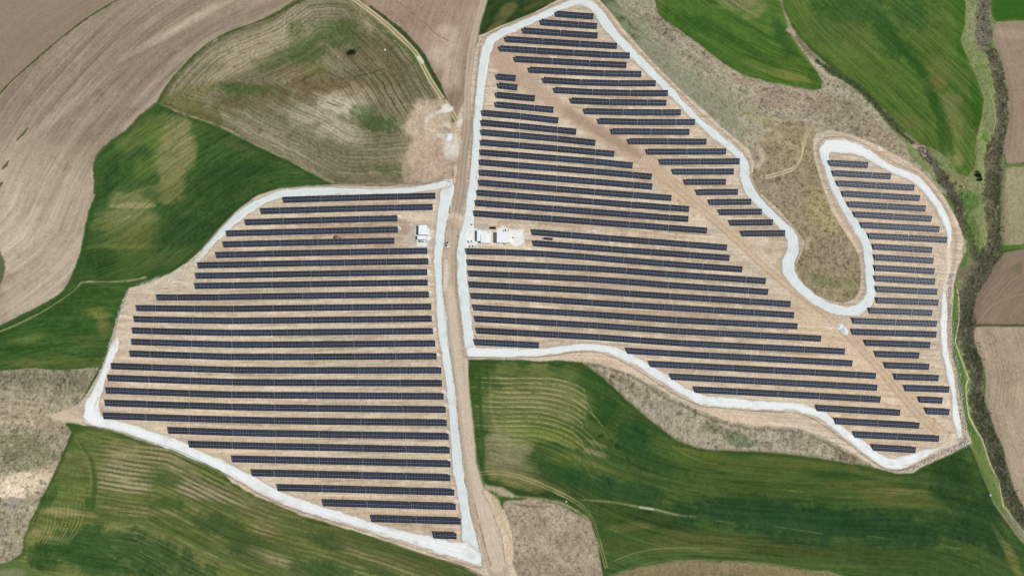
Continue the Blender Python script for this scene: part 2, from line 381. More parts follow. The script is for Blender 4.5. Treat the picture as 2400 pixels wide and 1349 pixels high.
    field(m, r_cr4, [(371,240),(420,266),(480,283),(540,308),(600,341),(680,378),(740,412),(785,432),(700,437),(650,443),(606,456),(560,490),(520,530),(480,576),(440,613),(400,636),(345,655),(300,664),(250,660),(205,660),(165,665),(152,683),
                     (172,645),(188,606),(193,590),(201,540),(212,497),(226,463),(221,450),(222,425),(219,392),(224,368),(250,340),(300,302),(330,272)],
          (58,90,38), streak=14, sscale=(34,1.1), band=8, mott=[((84,108,46),.5,60,5),((40,70,30),.6,50,7),((92,116,66),.35,9,1.0),((38,62,26),.45,7,.9)], guide=[(230,640),(330,600),(430,520),(520,450),(620,390),(720,380)], grain=12, rough=.05, clump=4,
          blobs=[(300,540,80,90,0,(88,108,50),.55),(412,350,50,84,-8,(138,134,84),.85),(408,436,34,46,12,(126,126,70),.8),(440,330,26,50,-10,(144,138,88),.5),(358,322,22,46,0,(92,118,42),.8),(338,390,26,30,0,(88,112,48),.6),(310,325,50,30,-30,(96,112,52),.7),
                 (340,285,40,20,-20,(88,106,48),.7),(312,466,66,26,0,(126,128,72),.8),(312,482,58,8,0,(168,152,112),.8),(300,505,66,22,0,(130,128,80),.75),(292,535,76,14,3,(108,116,58),.8),(315,555,50,20,0,(104,110,52),.7),(290,577,90,8,0,(116,122,56),.6),
                 (352,456,22,12,0,(56,84,44),.8),(255,430,18,70,10,(44,76,34),.7),(540,420,90,60,-30,(46,76,34),.6),(420,545,70,40,-35,(46,76,36),.6),(240,610,40,40,0,(44,74,32),.6),(560,370,60,20,0,(66,96,42),.5),(400,600,60,18,-20,(80,100,48),.6),(560,345,50,10,20,(84,98,50),.4),(280,300,60,14,-40,(76,96,46),.5)],
          edge=((44,74,30), 3.5, .5))
    field(m, r_cr5, [(-200,830),(-60,800),(0,768),(60,740),(120,708),(158,680),(205,667),(250,667),(299,672),(290,700),(272,745),(258,800),(246,840),(234,858),(190,864),(150,867),(80,862),(0,868),(-200,880)],
          (52,88,32), streak=14, sscale=(20,2), band=7, mott=[((88,110,46),.5,40,5),((40,72,28),.5,40,6),((98,122,66),.35,7,1.0),((38,62,24),.4,7,.9)], guide=[(0,820),(120,800),(280,790)], grain=12, rough=.05, clump=6,
          blobs=[(232,735,44,16,10,(118,120,60),.75),(240,765,26,26,0,(104,112,54),.7),(70,790,40,14,-10,(92,112,48),.6),(200,800,40,20,0,(82,100,44),.5),(160,845,150,14,0,(92,104,46),.6),(50,850,60,10,0,(104,108,54),.5),(190,700,70,20,0,(58,92,34),.6),(100,740,60,18,-20,(44,78,32),.6),(210,830,40,14,0,(52,84,32),.6)])
    field(m, r_scr5, [(-300,880),(0,868),(80,862),(150,867),(190,864),(234,858),(222,880),(196,930),(178,955),(150,990),(168,1012),(160,1035),(142,1080),(118,1130),(100,1175),(84,1210),(70,1248),(54,1290),(40,1310),(0,1322),(-300,1360)],
          (142,133,108), streak=12, sscale=(14,1.6), guide=[(0,930),(80,935),(180,960)], clump=34, cscale=2.2, grain=18, rough=.16,
          blobs=[(90,885,130,22,0,(116,110,90),.8),(170,900,50,26,0,(112,106,86),.6),(60,960,110,14,8,(160,146,120),.7),(60,990,120,8,4,(168,150,122),.7),(110,975,60,10,0,(176,158,130),.5),(60,1060,90,30,0,(98,102,70),.6),(30,1030,60,20,0,(104,106,70),.6),(60,1095,60,20,-20,(104,106,74),.6),
                 (50,1130,90,36,-10,(206,187,160),.9),(110,1120,40,26,-40,(196,178,150),.7),(30,1150,40,20,0,(214,194,168),.9),(24,1180,34,16,0,(126,120,112),.7),(60,1200,50,24,0,(150,140,122),.6),(40,1250,40,30,0,(142,138,108),.6)])
    stroke(m, [(148,900,2),(150,940,2),(147,990,3)], (180,164,134), .7, .5, .8); stroke(m, [(158,890,2),(156,940,2),(153,990,3)], (180,164,134), .7, .5, .8)
    field(m, r_cr6, [(172,1012),(205,1002),(250,1008),(330,1033),(400,1050),(460,1078),(520,1106),(545,1132),(600,1163),(650,1182),(700,1204),(800,1237),(900,1268),(1000,1301),(1085,1326),(1128,1352),(1140,1420),(60,1500),(-60,1450),(30,1310),(52,1296),(54,1262),(72,1218),(90,1180),(118,1130),(142,1080),(160,1035)],
          (106,116,54), streak=15, sscale=(22,1.5), band=9, bscale=(70,7), grain=12, rough=.06, clump=5, cscale=1.5,
          mott=[((128,124,74),.5,50,4),((56,84,34),.6,60,6),((140,136,90),.35,12,.9),((54,72,30),.45,14,.8)], guide=[(225,1090),(300,1102),(380,1112),(440,1140),(520,1180),(620,1222),(800,1272),(1000,1338)],
          blobs=[(320,1085,110,50,5,(146,138,92),.6),(480,1140,110,30,22,(150,140,104),.6),(620,1200,120,30,22,(132,128,80),.5),(160,1120,34,70,20,(98,112,56),.6),(300,1110,70,28,5,(168,156,118),.85),(290,1140,60,16,5,(158,146,108),.7),(310,1070,60,10,8,(150,140,96),.6),(400,1075,80,12,12,(140,130,90),.6),(450,1145,44,18,10,(158,142,112),.75),(520,1160,60,16,22,(150,136,104),.6),(330,1195,100,10,5,(138,130,80),.6),
                 (150,1200,70,12,5,(158,146,92),.8),(110,1254,60,12,8,(148,140,84),.8),(130,1225,40,10,0,(116,124,58),.6),(175,1140,30,50,10,(98,116,52),.6),(120,1160,16,40,25,(52,88,34),.8),(210,1180,18,14,0,(54,88,34),.8),(140,1060,14,40,25,(62,94,40),.7),
                 (380,1120,50,20,10,(62,88,38),.7),(380,1180,50,14,0,(62,88,36),.6),(200,1300,120,44,20,(46,80,34),.85),(340,1300,150,44,15,(48,80,36),.8),(100,1300,40,34,30,(44,76,32),.8),(250,1265,80,26,20,(66,96,42),.6),(540,1240,90,22,22,(60,86,38),.7),(480,1225,60,12,20,(60,86,38),.5),(580,1290,80,20,20,(58,82,38),.6),
                 (650,1312,70,16,20,(154,138,104),.7),(620,1240,40,14,10,(140,128,88),.5),(760,1265,60,18,20,(60,86,36),.8),(840,1270,50,12,15,(84,96,46),.6),(760,1335,90,22,5,(50,84,38),.8),(880,1330,60,14,15,(70,90,42),.6),(840,1295,100,8,18,(140,128,92),.5),(960,1320,80,12,18,(112,112,64),.6),(680,1230,50,18,20,(80,102,44),.5)],
          lines=[(3.4,.8,(54,68,30),.95,[(330,1105,140,120),(470,1150,190,110),(600,1215,260,110),(880,1290,300,80)]),(3.4,.35,(172,160,116),.4,[(330,1120,120,100),(560,1240,320,110),(880,1300,260,60)])],
          edge=((52,76,30), 2.5, .5))
    for k in range(10):     # fan of pale and dark tractor lines in the corner
        stroke(m, [(112+k*9.5,1182-k*.5,1.2),(113+k*9.2,1204,1.7),(110+k*8.8,1228,1.8),(101+k*8.2,1252,1.7),(90+k*7.4,1274,1)], (172,162,106), .6, .5, .9, fade=1.0)
        stroke(m, [(117+k*9.5,1184-k*.5,1.2),(118+k*9.2,1206,1.8),(115+k*8.8,1230,1.8),(106+k*8.2,1254,1)], (74,92,40), .55, .5, .9, fade=1.0)
    for k in range(6):
        stroke(m, [(196-k*9,1040+k*8,1),(172-k*9,1100+k*5,1.6),(150-k*8,1150+k*3,1)], (140,146,84), .45, .5, .9, fade=1.1)
        stroke(m, [(201-k*9,1042+k*8,1),(177-k*9,1102+k*5,1.6),(155-k*8,1152+k*3,1)], (70,92,40), .45, .5, .9, fade=1.1)
    rl = random.Random(17)
    for k in range(60):    # thin bleached strips along the drill lines
        x = rl.uniform(250, 760); y = 1245+(x-250)*.18+rl.uniform(-20, 80); L = rl.uniform(8, 26)
        stroke(m, [(x-L,y-L*.5,.7),(x,y,1.5),(x+L,y+L*.5,.7)], (160,158,108), .5, .4, .9, fade=1.2)
    stroke(m, [(176,1028,2),(192,1050,3),(208,1085,3),(214,1130,3),(208,1160,2)], (124,134,66), .7, .6, .8); stroke(m, [(190,1040,4),(215,1080,8),(222,1130,9),(218,1190,9)], (58,88,34), .7, 1, 1)
    field(m, r_verge, [(-100,1330),(0,1322),(40,1310),(56,1318),(74,1335),(104,1352),(100,1450),(-100,1450)], (86,108,52), clump=8, blobs=[(20,1342,40,10,0,(140,134,104),.6)])
    stroke(m, [(168,1016,3),(142,1078,3),(118,1128,3),(98,1180,2.5),(72,1246,2)], (48,72,32), .7, .6, .8)

    field(m, r_pl7, [(838,-30),(1150,-30),(1126,40),(1106,92),(1092,142),(1089,200),(1086,252),(1074,284),(1052,246),(1034,206),(1008,156),(986,120),(950,86),(905,48),(868,18)],
          (156,134,114), streak=7, sscale=(40,1.3), guide=[(1128,0),(1096,100),(1080,180),(1078,280)], grain=8, rough=.05, clump=4,
          blobs=[(960,40,80,30,20,(152,129,110),.8),(1040,110,40,60,10,(190,170,146),.9),(1060,170,24,50,5,(188,168,144),.8),(1100,40,20,60,15,(176,155,132),.7),(1065,235,16,30,0,(136,116,100),.8),(1000,90,30,30,0,(166,143,121),.6)],
          lines=[(3.1,.4,(128,108,90),.35,[(1080,150,40,140)])])
    stroke(m, [(920,-5,1.4),(975,38,1.4),(1030,85,1.4),(1066,100,1.2)], (116,102,82), .8, .35, .4)
    stroke(m, [(918,30,2),(930,42,2),(944,52,1.5)], (122,108,84), .7, .5, .8)
    field(m, r_cr8, [(1142,-40),(1345,-40),(1318,2),(1275,22),(1235,38),(1200,52),(1160,68),(1130,83),(1122,82),(1126,60),(1136,28)],
          (44,66,30), streak=5, mott=[((84,90,44),.4,10,3),((30,48,22),.5,8,2)], guide=[(1130,80),(1230,20)], sscale=(10,2), grain=8, clump=6, rough=.08,
          blobs=[(1185,30,18,34,35,(110,106,58),.75),(1160,62,24,8,-30,(104,100,50),.7),(1260,10,40,8,-25,(88,92,46),.6),(1140,40,8,30,15,(54,78,40),.6)])

    field(m, r_scr9, [(1398,-60),(1542,-60),(1536,0),(1543,32),(1562,52),(1602,78),(1642,108),(1692,148),(1742,178),(1802,193),(1862,206),(1905,214),(1930,205),(1928,190),(1890,142),(1850,80),(1862,70),(1905,128),(1950,170),(2000,206),(2060,250),(2105,300),(2140,336),(2180,372),(2215,420),(2250,480),(2275,560),(2260,620),(2200,600),(2000,760),(1700,600),(1600,250)],
          (146,138,117), streak=9, sscale=(12,1.5), guide=[(1400,20),(1600,180),(1800,270),(2000,300)], clump=32, cscale=2.1, grain=18, rough=.13,
          blobs=[(1720,170,120,22,33,(160,142,120),.7),(1830,240,80,26,10,(146,128,112),.8),(1960,260,90,34,20,(136,124,104),.8),(2050,310,60,30,40,(140,126,106),.8),(1880,215,70,16,10,(152,134,116),.7),(1560,60,44,40,45,(128,114,96),.6),(1640,150,60,14,40,(120,108,90),.5),(2120,350,50,20,40,(150,136,108),.7),
                 (1800,285,80,16,20,(150,142,104),.8),(1700,225,60,26,30,(142,140,112),.6)])
    stroke(m, [(1436,22,50),(1490,85,66),(1560,150,72),(1625,215,74),(1680,265,64),(1720,310,44)], (134,137,112), .8, 9, 9, fade=.7, grain=17, rough=.14)
    stroke(m, [(1420,0,26),(1460,40,40),(1500,60,40)], (122,128,98), .6, 8, 8, fade=.8, grain=17, rough=.14)
    stroke(m, [(1960,280,3),(2000,300,3),(1990,320,3)], (112,104,84), .5, 1, 2)
    for o in (0, 6):
        stroke(m, [(1436,18+o,1.6),(1475,34+o,1.8),(1505,58+o,1.6)], (182,170,140), .6, .4, .6, fade=.6)
        stroke(m, [(1640,172+o*.4,1.4),(1705,222+o*.4,1.6),(1780,255+o*.6,1.6),(1830,280+o,1.6),(1890,296+o,1.6)], (178,168,116), .5, .4, .6, fade=.6)
    rs = random.Random(3)
    for k in range(150):   # erosion scratches and dead grass
        t = rs.random(); x = 1440+t*640+rs.uniform(-60, 60); y = 20+t*290+rs.uniform(-50, 60); L = rs.uniform(8, 30); a = rs.uniform(.3, .9)
        stroke(m, [(x-L*math.cos(a),y-L*math.sin(a),.8),(x,y+rs.uniform(-2,2),rs.uniform(1.4,3)),(x+L*math.cos(a),y+L*math.sin(a),.8)], rs.choice([(186,174,140),(176,160,134),(100,98,74),(112,104,82),(128,134,100)]), .6, .6, 1.8, fade=1.2, rough=.16)
    # inner dry grass between the loops
    field(m, r_scr9, [(1765,345),(1830,290),(1900,285),(1915,320),(1912,370),(1930,435),(1955,500),(1995,560),(2016,600),(2020,650),(2018,680),(2000,704),(1975,712),(1940,704),(1900,684),(1872,650),(1862,622),(1878,590),(1886,565),(1866,540),(1822,492),(1776,450),(1762,415),(1770,380)],
          (136,124,96), streak=7, sscale=(10,1.5), guide=[(1780,330),(1860,450),(1960,640)], clump=32, cscale=2.0, grain=18, rough=.14,
          blobs=[(1880,340,50,40,0,(144,134,96),.8),(1830,440,60,50,30,(138,126,104),.7),(1930,500,30,70,-20,(158,144,100),.75),(1960,590,44,40,0,(140,124,104),.7),(1975,660,40,20,0,(118,112,76),.7),(1930,655,30,18,20,(96,104,62),.6),(1990,690,20,12,0,(112,108,70),.6),(1880,560,20,26,0,(132,120,84),.6),(1900,620,30,30,0,(130,120,90),.5)])
    for k in range(170):
        x = rs.uniform(1770, 2010); y = rs.uniform(310, 700); L = rs.uniform(6, 22); a = rs.choice([1.1, 1.3, .9, -1.0, 1.9])+rs.uniform(-.3, .3)
        if not (1775+(y-330)*.32 < x < 1905+(y-330)*.33): continue
        stroke(m, [(x-L*math.cos(a),y-L*math.sin(a),.8),(x+rs.uniform(-3,3),y,rs.uniform(1.2,2.4)),(x+L*math.cos(a),y+L*math.sin(a),.8)], rs.choice([(182,168,124),(170,156,112),(98,96,66),(108,104,76)]), .6, .6, 1.6, fade=1.2, rough=.16)
    stroke(m, [(1776,345,10),(1790,372,14),(1775,392,10)], (206,190,166), .8, 2, 3, fade=.8)
    stroke(m, [(1790,300,8),(1830,320,12),(1765,330,6)], (196,178,146), .6, 3, 5, fade=1.)
    stroke(m, [(1895,560,12),(1890,580,10)], (190,174,146), .7, 1.5, 2, fade=.7)
    for o in (0, 6):
        stroke(m, [(1795,412+o,2.4),(1840,400+o,2.4),(1868,385+o,2.4),(1880,360+o*.6,2.4),(1882+o,330,2.4),(1892+o,306,2.4)], (208,191,156), .95, .6, .8)
    stroke(m, [(1862,400,1.5),(1872,420,1.5),(1895,430,1.5)], (170,156,116), .6, .5, .6); stroke(m, [(1840,300,5),(1885,300,8),(1910,306,10)], (178,158,126), .6, 2, 3, fade=.6)

    field(m, r_cr10, [(1536,-60),(1824,-60),(1828,0),(1842,46),(1850,72),(1872,108),(1893,140),(1916,170),(1928,192),(1924,208),(1905,212),(1862,204),(1802,191),(1742,176),(1692,146),(1642,106),(1602,76),(1562,50),(1542,30),(1535,0)],
          (74,110,36), streak=15, sscale=(40,1.1), band=8, mott=[((92,112,46),.45,60,4),((44,80,26),.55,60,6),((104,126,62),.3,12,.9),((42,74,24),.4,14,.8)], guide=[(1560,20),(1660,90),(1770,150),(1900,195)], grain=11, rough=.05, clump=3, wob=1.4,
          blobs=[(1740,8,60,24,0,(130,126,84),.75),(1770,30,30,16,-20,(124,128,72),.6),(1700,18,40,10,10,(96,118,52),.6),(1860,180,60,14,12,(126,126,60),.75),(1800,165,60,14,20,(100,118,46),.6),(1850,145,40,20,30,(88,110,40),.5),(1835,90,22,60,-20,(46,84,30),.75),(1610,50,60,18,30,(50,90,30),.6),(1680,70,70,20,30,(54,92,32),.5),(1905,180,14,22,-20,(50,92,20),.6),(1545,10,12,24,0,(100,116,56),.5)])
    field(m, r_cr11, [(1826,-60),(2275,-60),(2265,0),(2262,60),(2252,94),(2262,122),(2276,150),(2290,182),(2306,232),(2303,268),(2292,310),(2287,345),(2287,395),(2270,412),(2246,408),(2224,372),(2195,352),(2152,332),(2112,302),(2070,252),(2012,206),(1952,160),(1903,120),(1866,82),(1850,50),(1836,20)],
          (78,110,38), streak=16, sscale=(46,1.0), band=11, bscale=(110,7), mott=[((106,118,54),.6,70,2.4),((46,82,28),.6,80,6),((118,126,72),.35,16,.9),((42,74,24),.45,18,.8)], guide=[(1830,-20),(1890,70),(1980,150),(2080,240),(2160,320),(2200,380)], grain=11, rough=.05, clump=3, wob=1.4,
          blobs=[(2000,20,90,44,0,(52,88,36),.7),(2120,30,70,60,0,(54,92,38),.6),(2000,85,70,36,20,(92,108,48),.65),(1930,70,50,36,30,(74,104,42),.5),(2100,60,12,40,-20,(100,116,50),.6),(2080,90,30,60,-25,(48,86,30),.75),(2150,150,20,60,-25,(46,86,28),.75),(2195,250,14,80,-15,(46,86,26),.8),(2215,330,18,40,-10,(46,86,24),.8),
                 (2200,160,40,40,0,(104,116,52),.6),(2190,195,34,26,0,(116,116,62),.6),(2225,245,26,40,10,(124,126,72),.7),(2235,300,26,40,10,(122,124,68),.7),(2235,360,22,40,0,(136,134,78),.7),(2130,285,44,18,30,(104,112,54),.55),(2050,180,50,20,40,(80,108,40),.5),(2290,250,14,60,0,(52,96,24),.7),(2250,40,16,70,0,(62,104,28),.6),(2255,130,14,50,-10,(60,102,26),.6)],
          lines=[(5.5,.5,(100,116,52),.35,None)])
    stroke(m, [(2085,60,10),(2105,100,14),(2150,160,16),(2190,230,18),(2215,300,20),(2228,350,20)], (44,82,26), .6, 4, 3)
    # ditch of brush between the two green fields
    stroke(m, [(1828,0,3),(1842,40,5),(1848,66,6)], (120,124,84), .8, .7, 1.4, rid=r_verge)
    stroke(m, [(1848,70,14),(1858,76,14)], (176,150,128), .9, 1, 2)
    stroke(m, [(1854,84,5),(1872,112,7),(1894,142,7),(1910,160,5)], (104,126,64), .85, .7, 1.5, rid=r_verge)
    stroke(m, [(1868,88,12),(1890,116,13),(1915,142,12)], (120,108,86), .85, 1, 2.5, rough=.25)
    stroke(m, [(1915,142,12),(1950,166,14),(2005,200,16),(2050,242,16),(2082,282,16),(2110,312,14),(2140,335,10)], (66,80,48), .88, 1.2, 3, rough=.3, rid=r_rip)
    stroke(m, [(1905,150,4),(1935,176,5),(1970,190,4)], (196,172,140), .7, .8, 1.8)
    stroke(m, [(1960,186,5),(2010,214,6),(2055,255,6),(2090,300,6),(2120,335,6)], (128,130,84), .6, 1, 2)
    # ---------------- right edge: stream strip and fields
    field(m, r_rip, [(2264,-60),(2330,-60),(2325,40),(2335,55),(2326,90),(2346,132),(2363,200),(2366,280),(2352,345),(2356,386),(2346,432),(2346,500),(2350,586),(2322,640),(2292,690),(2291,765),(2286,800),(2308,860),(2310,940),(2332,1000),(2352,1050),(2372,1130),(2402,1190),(2500,1300),(2500,1420),(2400,1275),(2368,1228),(2330,1180),(2310,1130),(2292,1082),(2276,1045),(2262,1000),(2245,930),(2230,830),(2228,700),(2240,640),(2262,600),(2262,560),(2240,500),(2212,450),(2170,400),(2130,360),(2110,315),(2140,338),(2180,352),(2224,372),(2246,408),(2268,412),(2286,396),(2288,340),(2292,310),(2304,268),(2306,232),(2290,182),(2276,150),(2262,122),(2252,94),(2262,60)],
          (118,130,80), clump=18, cscale=2, grain=14, rough=.18, streak=5, wob=2.4,
          blobs=[(2275,60,14,110,0,(134,140,92),.8),(2288,140,14,40,0,(116,134,72),.8),(2315,180,14,40,0,(110,128,62),.7),(2300,310,16,60,0,(126,140,84),.8),(2310,320,10,20,0,(78,122,40),.7),(2260,430,40,26,40,(146,134,96),.6),(2265,470,30,30,0,(74,112,46),.8),(2300,400,16,40,0,(132,140,88),.7),
                 (2285,560,20,60,0,(92,112,54),.7),(2270,590,16,60,0,(96,118,50),.7),(2310,540,14,50,0,(130,128,88),.7),(2240,640,20,50,20,(104,112,60),.7),(2270,540,8,40,0,(70,120,30),.8),(2330,130,20,30,0,(104,108,70),.7)])
    DK, DG = (84,80,60), (116,107,92)
    stroke(m, [(2305,-20,26),(2303,20,30),(2303,60,36),(2306,92,36),(2302,112,24)], (112,104,88), .9, 1.5, 4, rough=.45, grain=24)
    stroke(m, [(2325,125,24),(2338,160,26),(2344,205,28),(2348,250,28),(2350,290,26),(2338,338,34),(2328,370,40),(2328,420,40),(2328,470,38),(2330,520,38),(2334,560,36),(2325,595,44),(2305,630,50),(2285,660,50),(2272,690,44),(2268,740,42),(2264,790,42),(2280,835,42),(2290,880,36),(2290,940,38),(2308,985,40),(2326,1030,40),(2340,1080,40),(2356,1130,40),(2376,1190,34),(2410,1230,36),(2470,1290,36)], DK, .92, 1.8, 5.5, rough=.55, grain=24)
    stroke(m, [(2155,345,14),(2180,375,22),(2205,410,26),(2228,450,26),(2246,490,24),(2262,530,20),(2278,575,16),(2288,610,14)], (84,80,62), .92, 1.5, 5, rough=.5, grain=24)
    for b in [(2275,640,50,40),(2335,300,20,50),(2300,40,16,30),(2262,690,20,40),(2275,780,30,16),(2325,400,20,40)]:
        blob(m, m.win(-1e4,1e4,-1e4,1e4), b[0], b[1], b[2], b[3], 0, DG, .6)
    stroke(m, [(2146,342,10),(2162,346,14),(2168,362,10)], (178,162,138), .9, 1, 2, rough=.3)
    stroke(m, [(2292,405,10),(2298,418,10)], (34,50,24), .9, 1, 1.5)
    for bx, by, rx, ry, bc in [(2303,30,16,40,(122,114,98)),(2340,160,14,30,(120,112,92)),(2348,240,14,40,(104,100,80)),(2330,430,18,50,(66,72,46)),(2325,510,18,40,(96,94,68)),(2310,600,24,24,(64,68,44)),(2270,720,20,40,(58,62,40)),(2260,700,16,20,(110,104,86)),(2278,840,18,40,(62,68,42)),(2292,900,14,24,(112,104,88)),(2300,980,16,40,(58,64,40)),(2345,1090,16,60,(66,70,46)),(2390,1210,30,40,(74,76,52))]:
        blob(m, m.win(-1e4,1e4,-1e4,1e4), bx, by, rx, ry, 0, bc, .75)
    rr = random.Random(9)
    RV = [(2303,20,14),(2304,90,15),(2330,130,12),(2344,205,13),(2348,290,12),(2328,370,18),(2328,470,17),(2332,560,17),(2305,630,22),(2272,690,20),(2264,790,19),(2284,850,17),(2290,940,17),(2326,1030,18),(2356,1130,18),(2400,1220,18)]
    stroke(m, [(2318,610,20),(2285,660,28),(2270,700,30),(2264,790,32),(2284,850,28),(2290,940,28),(2326,1030,30),(2356,1130,30),(2400,1220,26)], (64,69,46), .7, 3, 6, fade=.8, rough=.55, grain=22)
    for k in range(420):   # bleached twigs and dark gaps in the brush
        i = rr.randrange(len(RV)-1); t = rr.random(); x = RV[i][0]*(1-t)+RV[i+1][0]*t; y = RV[i][1]*(1-t)+RV[i+1][1]*t
        x += rr.uniform(-1, 1)*RV[i][2]*.95; L = rr.uniform(3, 11); a = rr.uniform(0, 3.1)
        stroke(m, [(x-L*math.cos(a),y-L*math.sin(a),.7),(x+rr.uniform(-2,2),y,rr.uniform(1.2,3.4)),(x+L*math.cos(a),y+L*math.sin(a),.7)], rr.choice([(156,146,126),(140,130,110),(52,56,38),(44,52,34),(70,88,48),(98,104,72)]), .75, .6, 1.8, fade=1.0)
    # bright grass along the site edge and the footpath
    stroke(m, [(2212,455,7),(2228,480,9),(2240,505,8)], (92,122,52), .9, .8, 1.8, rid=r_verge)
    stroke(m, [(2262,525,8),(2272,550,14),(2270,585,12),(2258,620,12)], (84,116,46), .85, 1, 2.5, rid=r_verge)
    stroke(m, [(2236,676,18),(2236,720,20),(2233,770,14),(2236,810,12),(2246,850,20),(2256,895,18),(2262,945,14),(2270,990,16),(2286,1030,18)], (80,114,44), .92, 1, 2.2, rid=r_verge)
    stroke(m, [(2288,1030,22),(2305,1075,30),(2318,1120,30),(2334,1160,24),(2360,1205,14)], (98,122,60), .9, 1.2, 2.5, rid=r_verge)
    stroke(m, [(2284,1056,6),(2296,1100,7),(2304,1140,6)], (132,130,60), .8, 1, 1.5)
    stroke(m, [(2244,678,2.2),(2250,710,2.2),(2248,760,2.4),(2240,800,2.6),(2250,832,2.6),(2264,868,2.6),(2271,885,3.4),(2264,905,3.4),(2267,940,3),(2272,975,3.6),(2286,1003,3.2),(2304,1030,2.4),(2314,1065,2.4),(2328,1100,2.6),(2344,1130,2.8),(2348,1160,2.8),(2352,1185,2.8),(2372,1210,3),(2400,1246,3),(2450,1310,3)], (206,190,156), .92, .5, .7, rid=r_path)
    stroke(m, [(2284,0,2),(2288,45,2),(2282,78,2),(2289,100,2),(2276,128,2),(2300,142,2),(2316,142,2)], (150,142,116), .8, .4, .8, rid=r_path)
    stroke(m, [(2320,212,2),(2330,250,2),(2334,285,2),(2330,305,2),(2322,315,2)], (168,168,128), .7, .5, .8, rid=r_path)
    stroke(m, [(2360,1205,10),(2385,1235,14),(2420,1290,16)], (122,126,100), .9, 1, 2)

    field(m, r_cr13, [(2327,-60),(2500,-60),(2500,46),(2400,48),(2334,51),(2325,38)], (52,98,24), streak=6, sscale=(20,1.2), guide=[(2320,20),(2400,20)], grain=5, rough=.05, wob=1, edge=((92,120,52),2.5,.5))
    field(m, r_pl14, [(2328,58),(2336,54),(2400,50),(2500,48),(2500,380),(2400,381),(2358,384),(2352,345),(2366,282),(2363,202),(2346,134),(2327,92)],
          (152,132,113), streak=6, sscale=(50,1), guide=[(2340,60),(2385,210),(2380,380)], grain=6, rough=.05, wob=1.2, blobs=[(2370,80,40,14,8,(172,152,130),.7),(2385,250,30,80,0,(148,127,109),.6)])
    field(m, r_pas15, [(2356,386),(2400,383),(2500,380),(2500,578),(2400,580),(2352,585),(2348,500),(2347,432)], (148,140,104), clump=9, cscale=2, grain=10, rough=.08, streak=4, guide=[(2370,390),(2380,580)], edge=((104,120,66),3,.6), blobs=[(2385,420,40,30,0,(156,148,112),.6)])
    stroke(m, [(2358,390,6),(2400,386,6),(2450,384,6)], (92,116,56), .8, .8, 1.5, rid=r_verge)
    stroke(m, [(2352,580,10),(2400,577,10),(2450,575,10)], (74,108,40), .85, .8, 1.5, rid=r_verge)
    field(m, r_pl16, [(2400,583),(2500,580),(2500,760),(2400,760),(2291,760),(2292,690),(2322,640),(2352,592)], (136,116,98), streak=7, sscale=(40,.9), guide=[(2300,700),(2350,640),(2410,600)], grain=5, rough=.06, wob=1.2, blobs=[(2388,625,14,20,45,(100,100,66),.5)],
          lines=[(3.4,.4,(118,98,82),.3,None)])
    stroke(m, [(2296,750,1.6),(2320,722,1.8),(2355,700,1.8),(2410,686,1.6)], (160,138,118), .7, .4, .5)
    field(m, r_pl17, [(2291,765),(2400,765),(2500,765),(2500,1300),(2402,1190),(2372,1128),(2352,1050),(2332,1000),(2310,938),(2309,862),(2286,800),(2284,780)], (168,149,126), streak=8, sscale=(30,1.2), mott=[((146,126,104),.4,50,3),((184,166,140),.4,50,4)], guide=[(2310,780),(2340,880),(2330,960),(2365,1060),(2400,1160)], grain=8, rough=.08, clump=7,
          blobs=[(2380,800,60,30,0,(162,142,120),.7),(2360,880,50,30,0,(158,138,116),.7),(2390,920,30,26,0,(178,158,132),.7),(2385,1040,30,80,0,(176,156,132),.6)], lines=[(2.9,.45,(132,114,92),.4,[(2340,900,50,130)])])
    stroke(m, [(2286,762,5),(2310,761,5),(2400,762,5),(2480,762,5)], (82,86,48), .9, .6, 1.2, rid=r_verge)
    stroke(m, [(2310,776,4),(2330,786,4),(2335,800,4),(2322,808,4),(2305,800,4)], (142,124,104), .8, .5, .6)

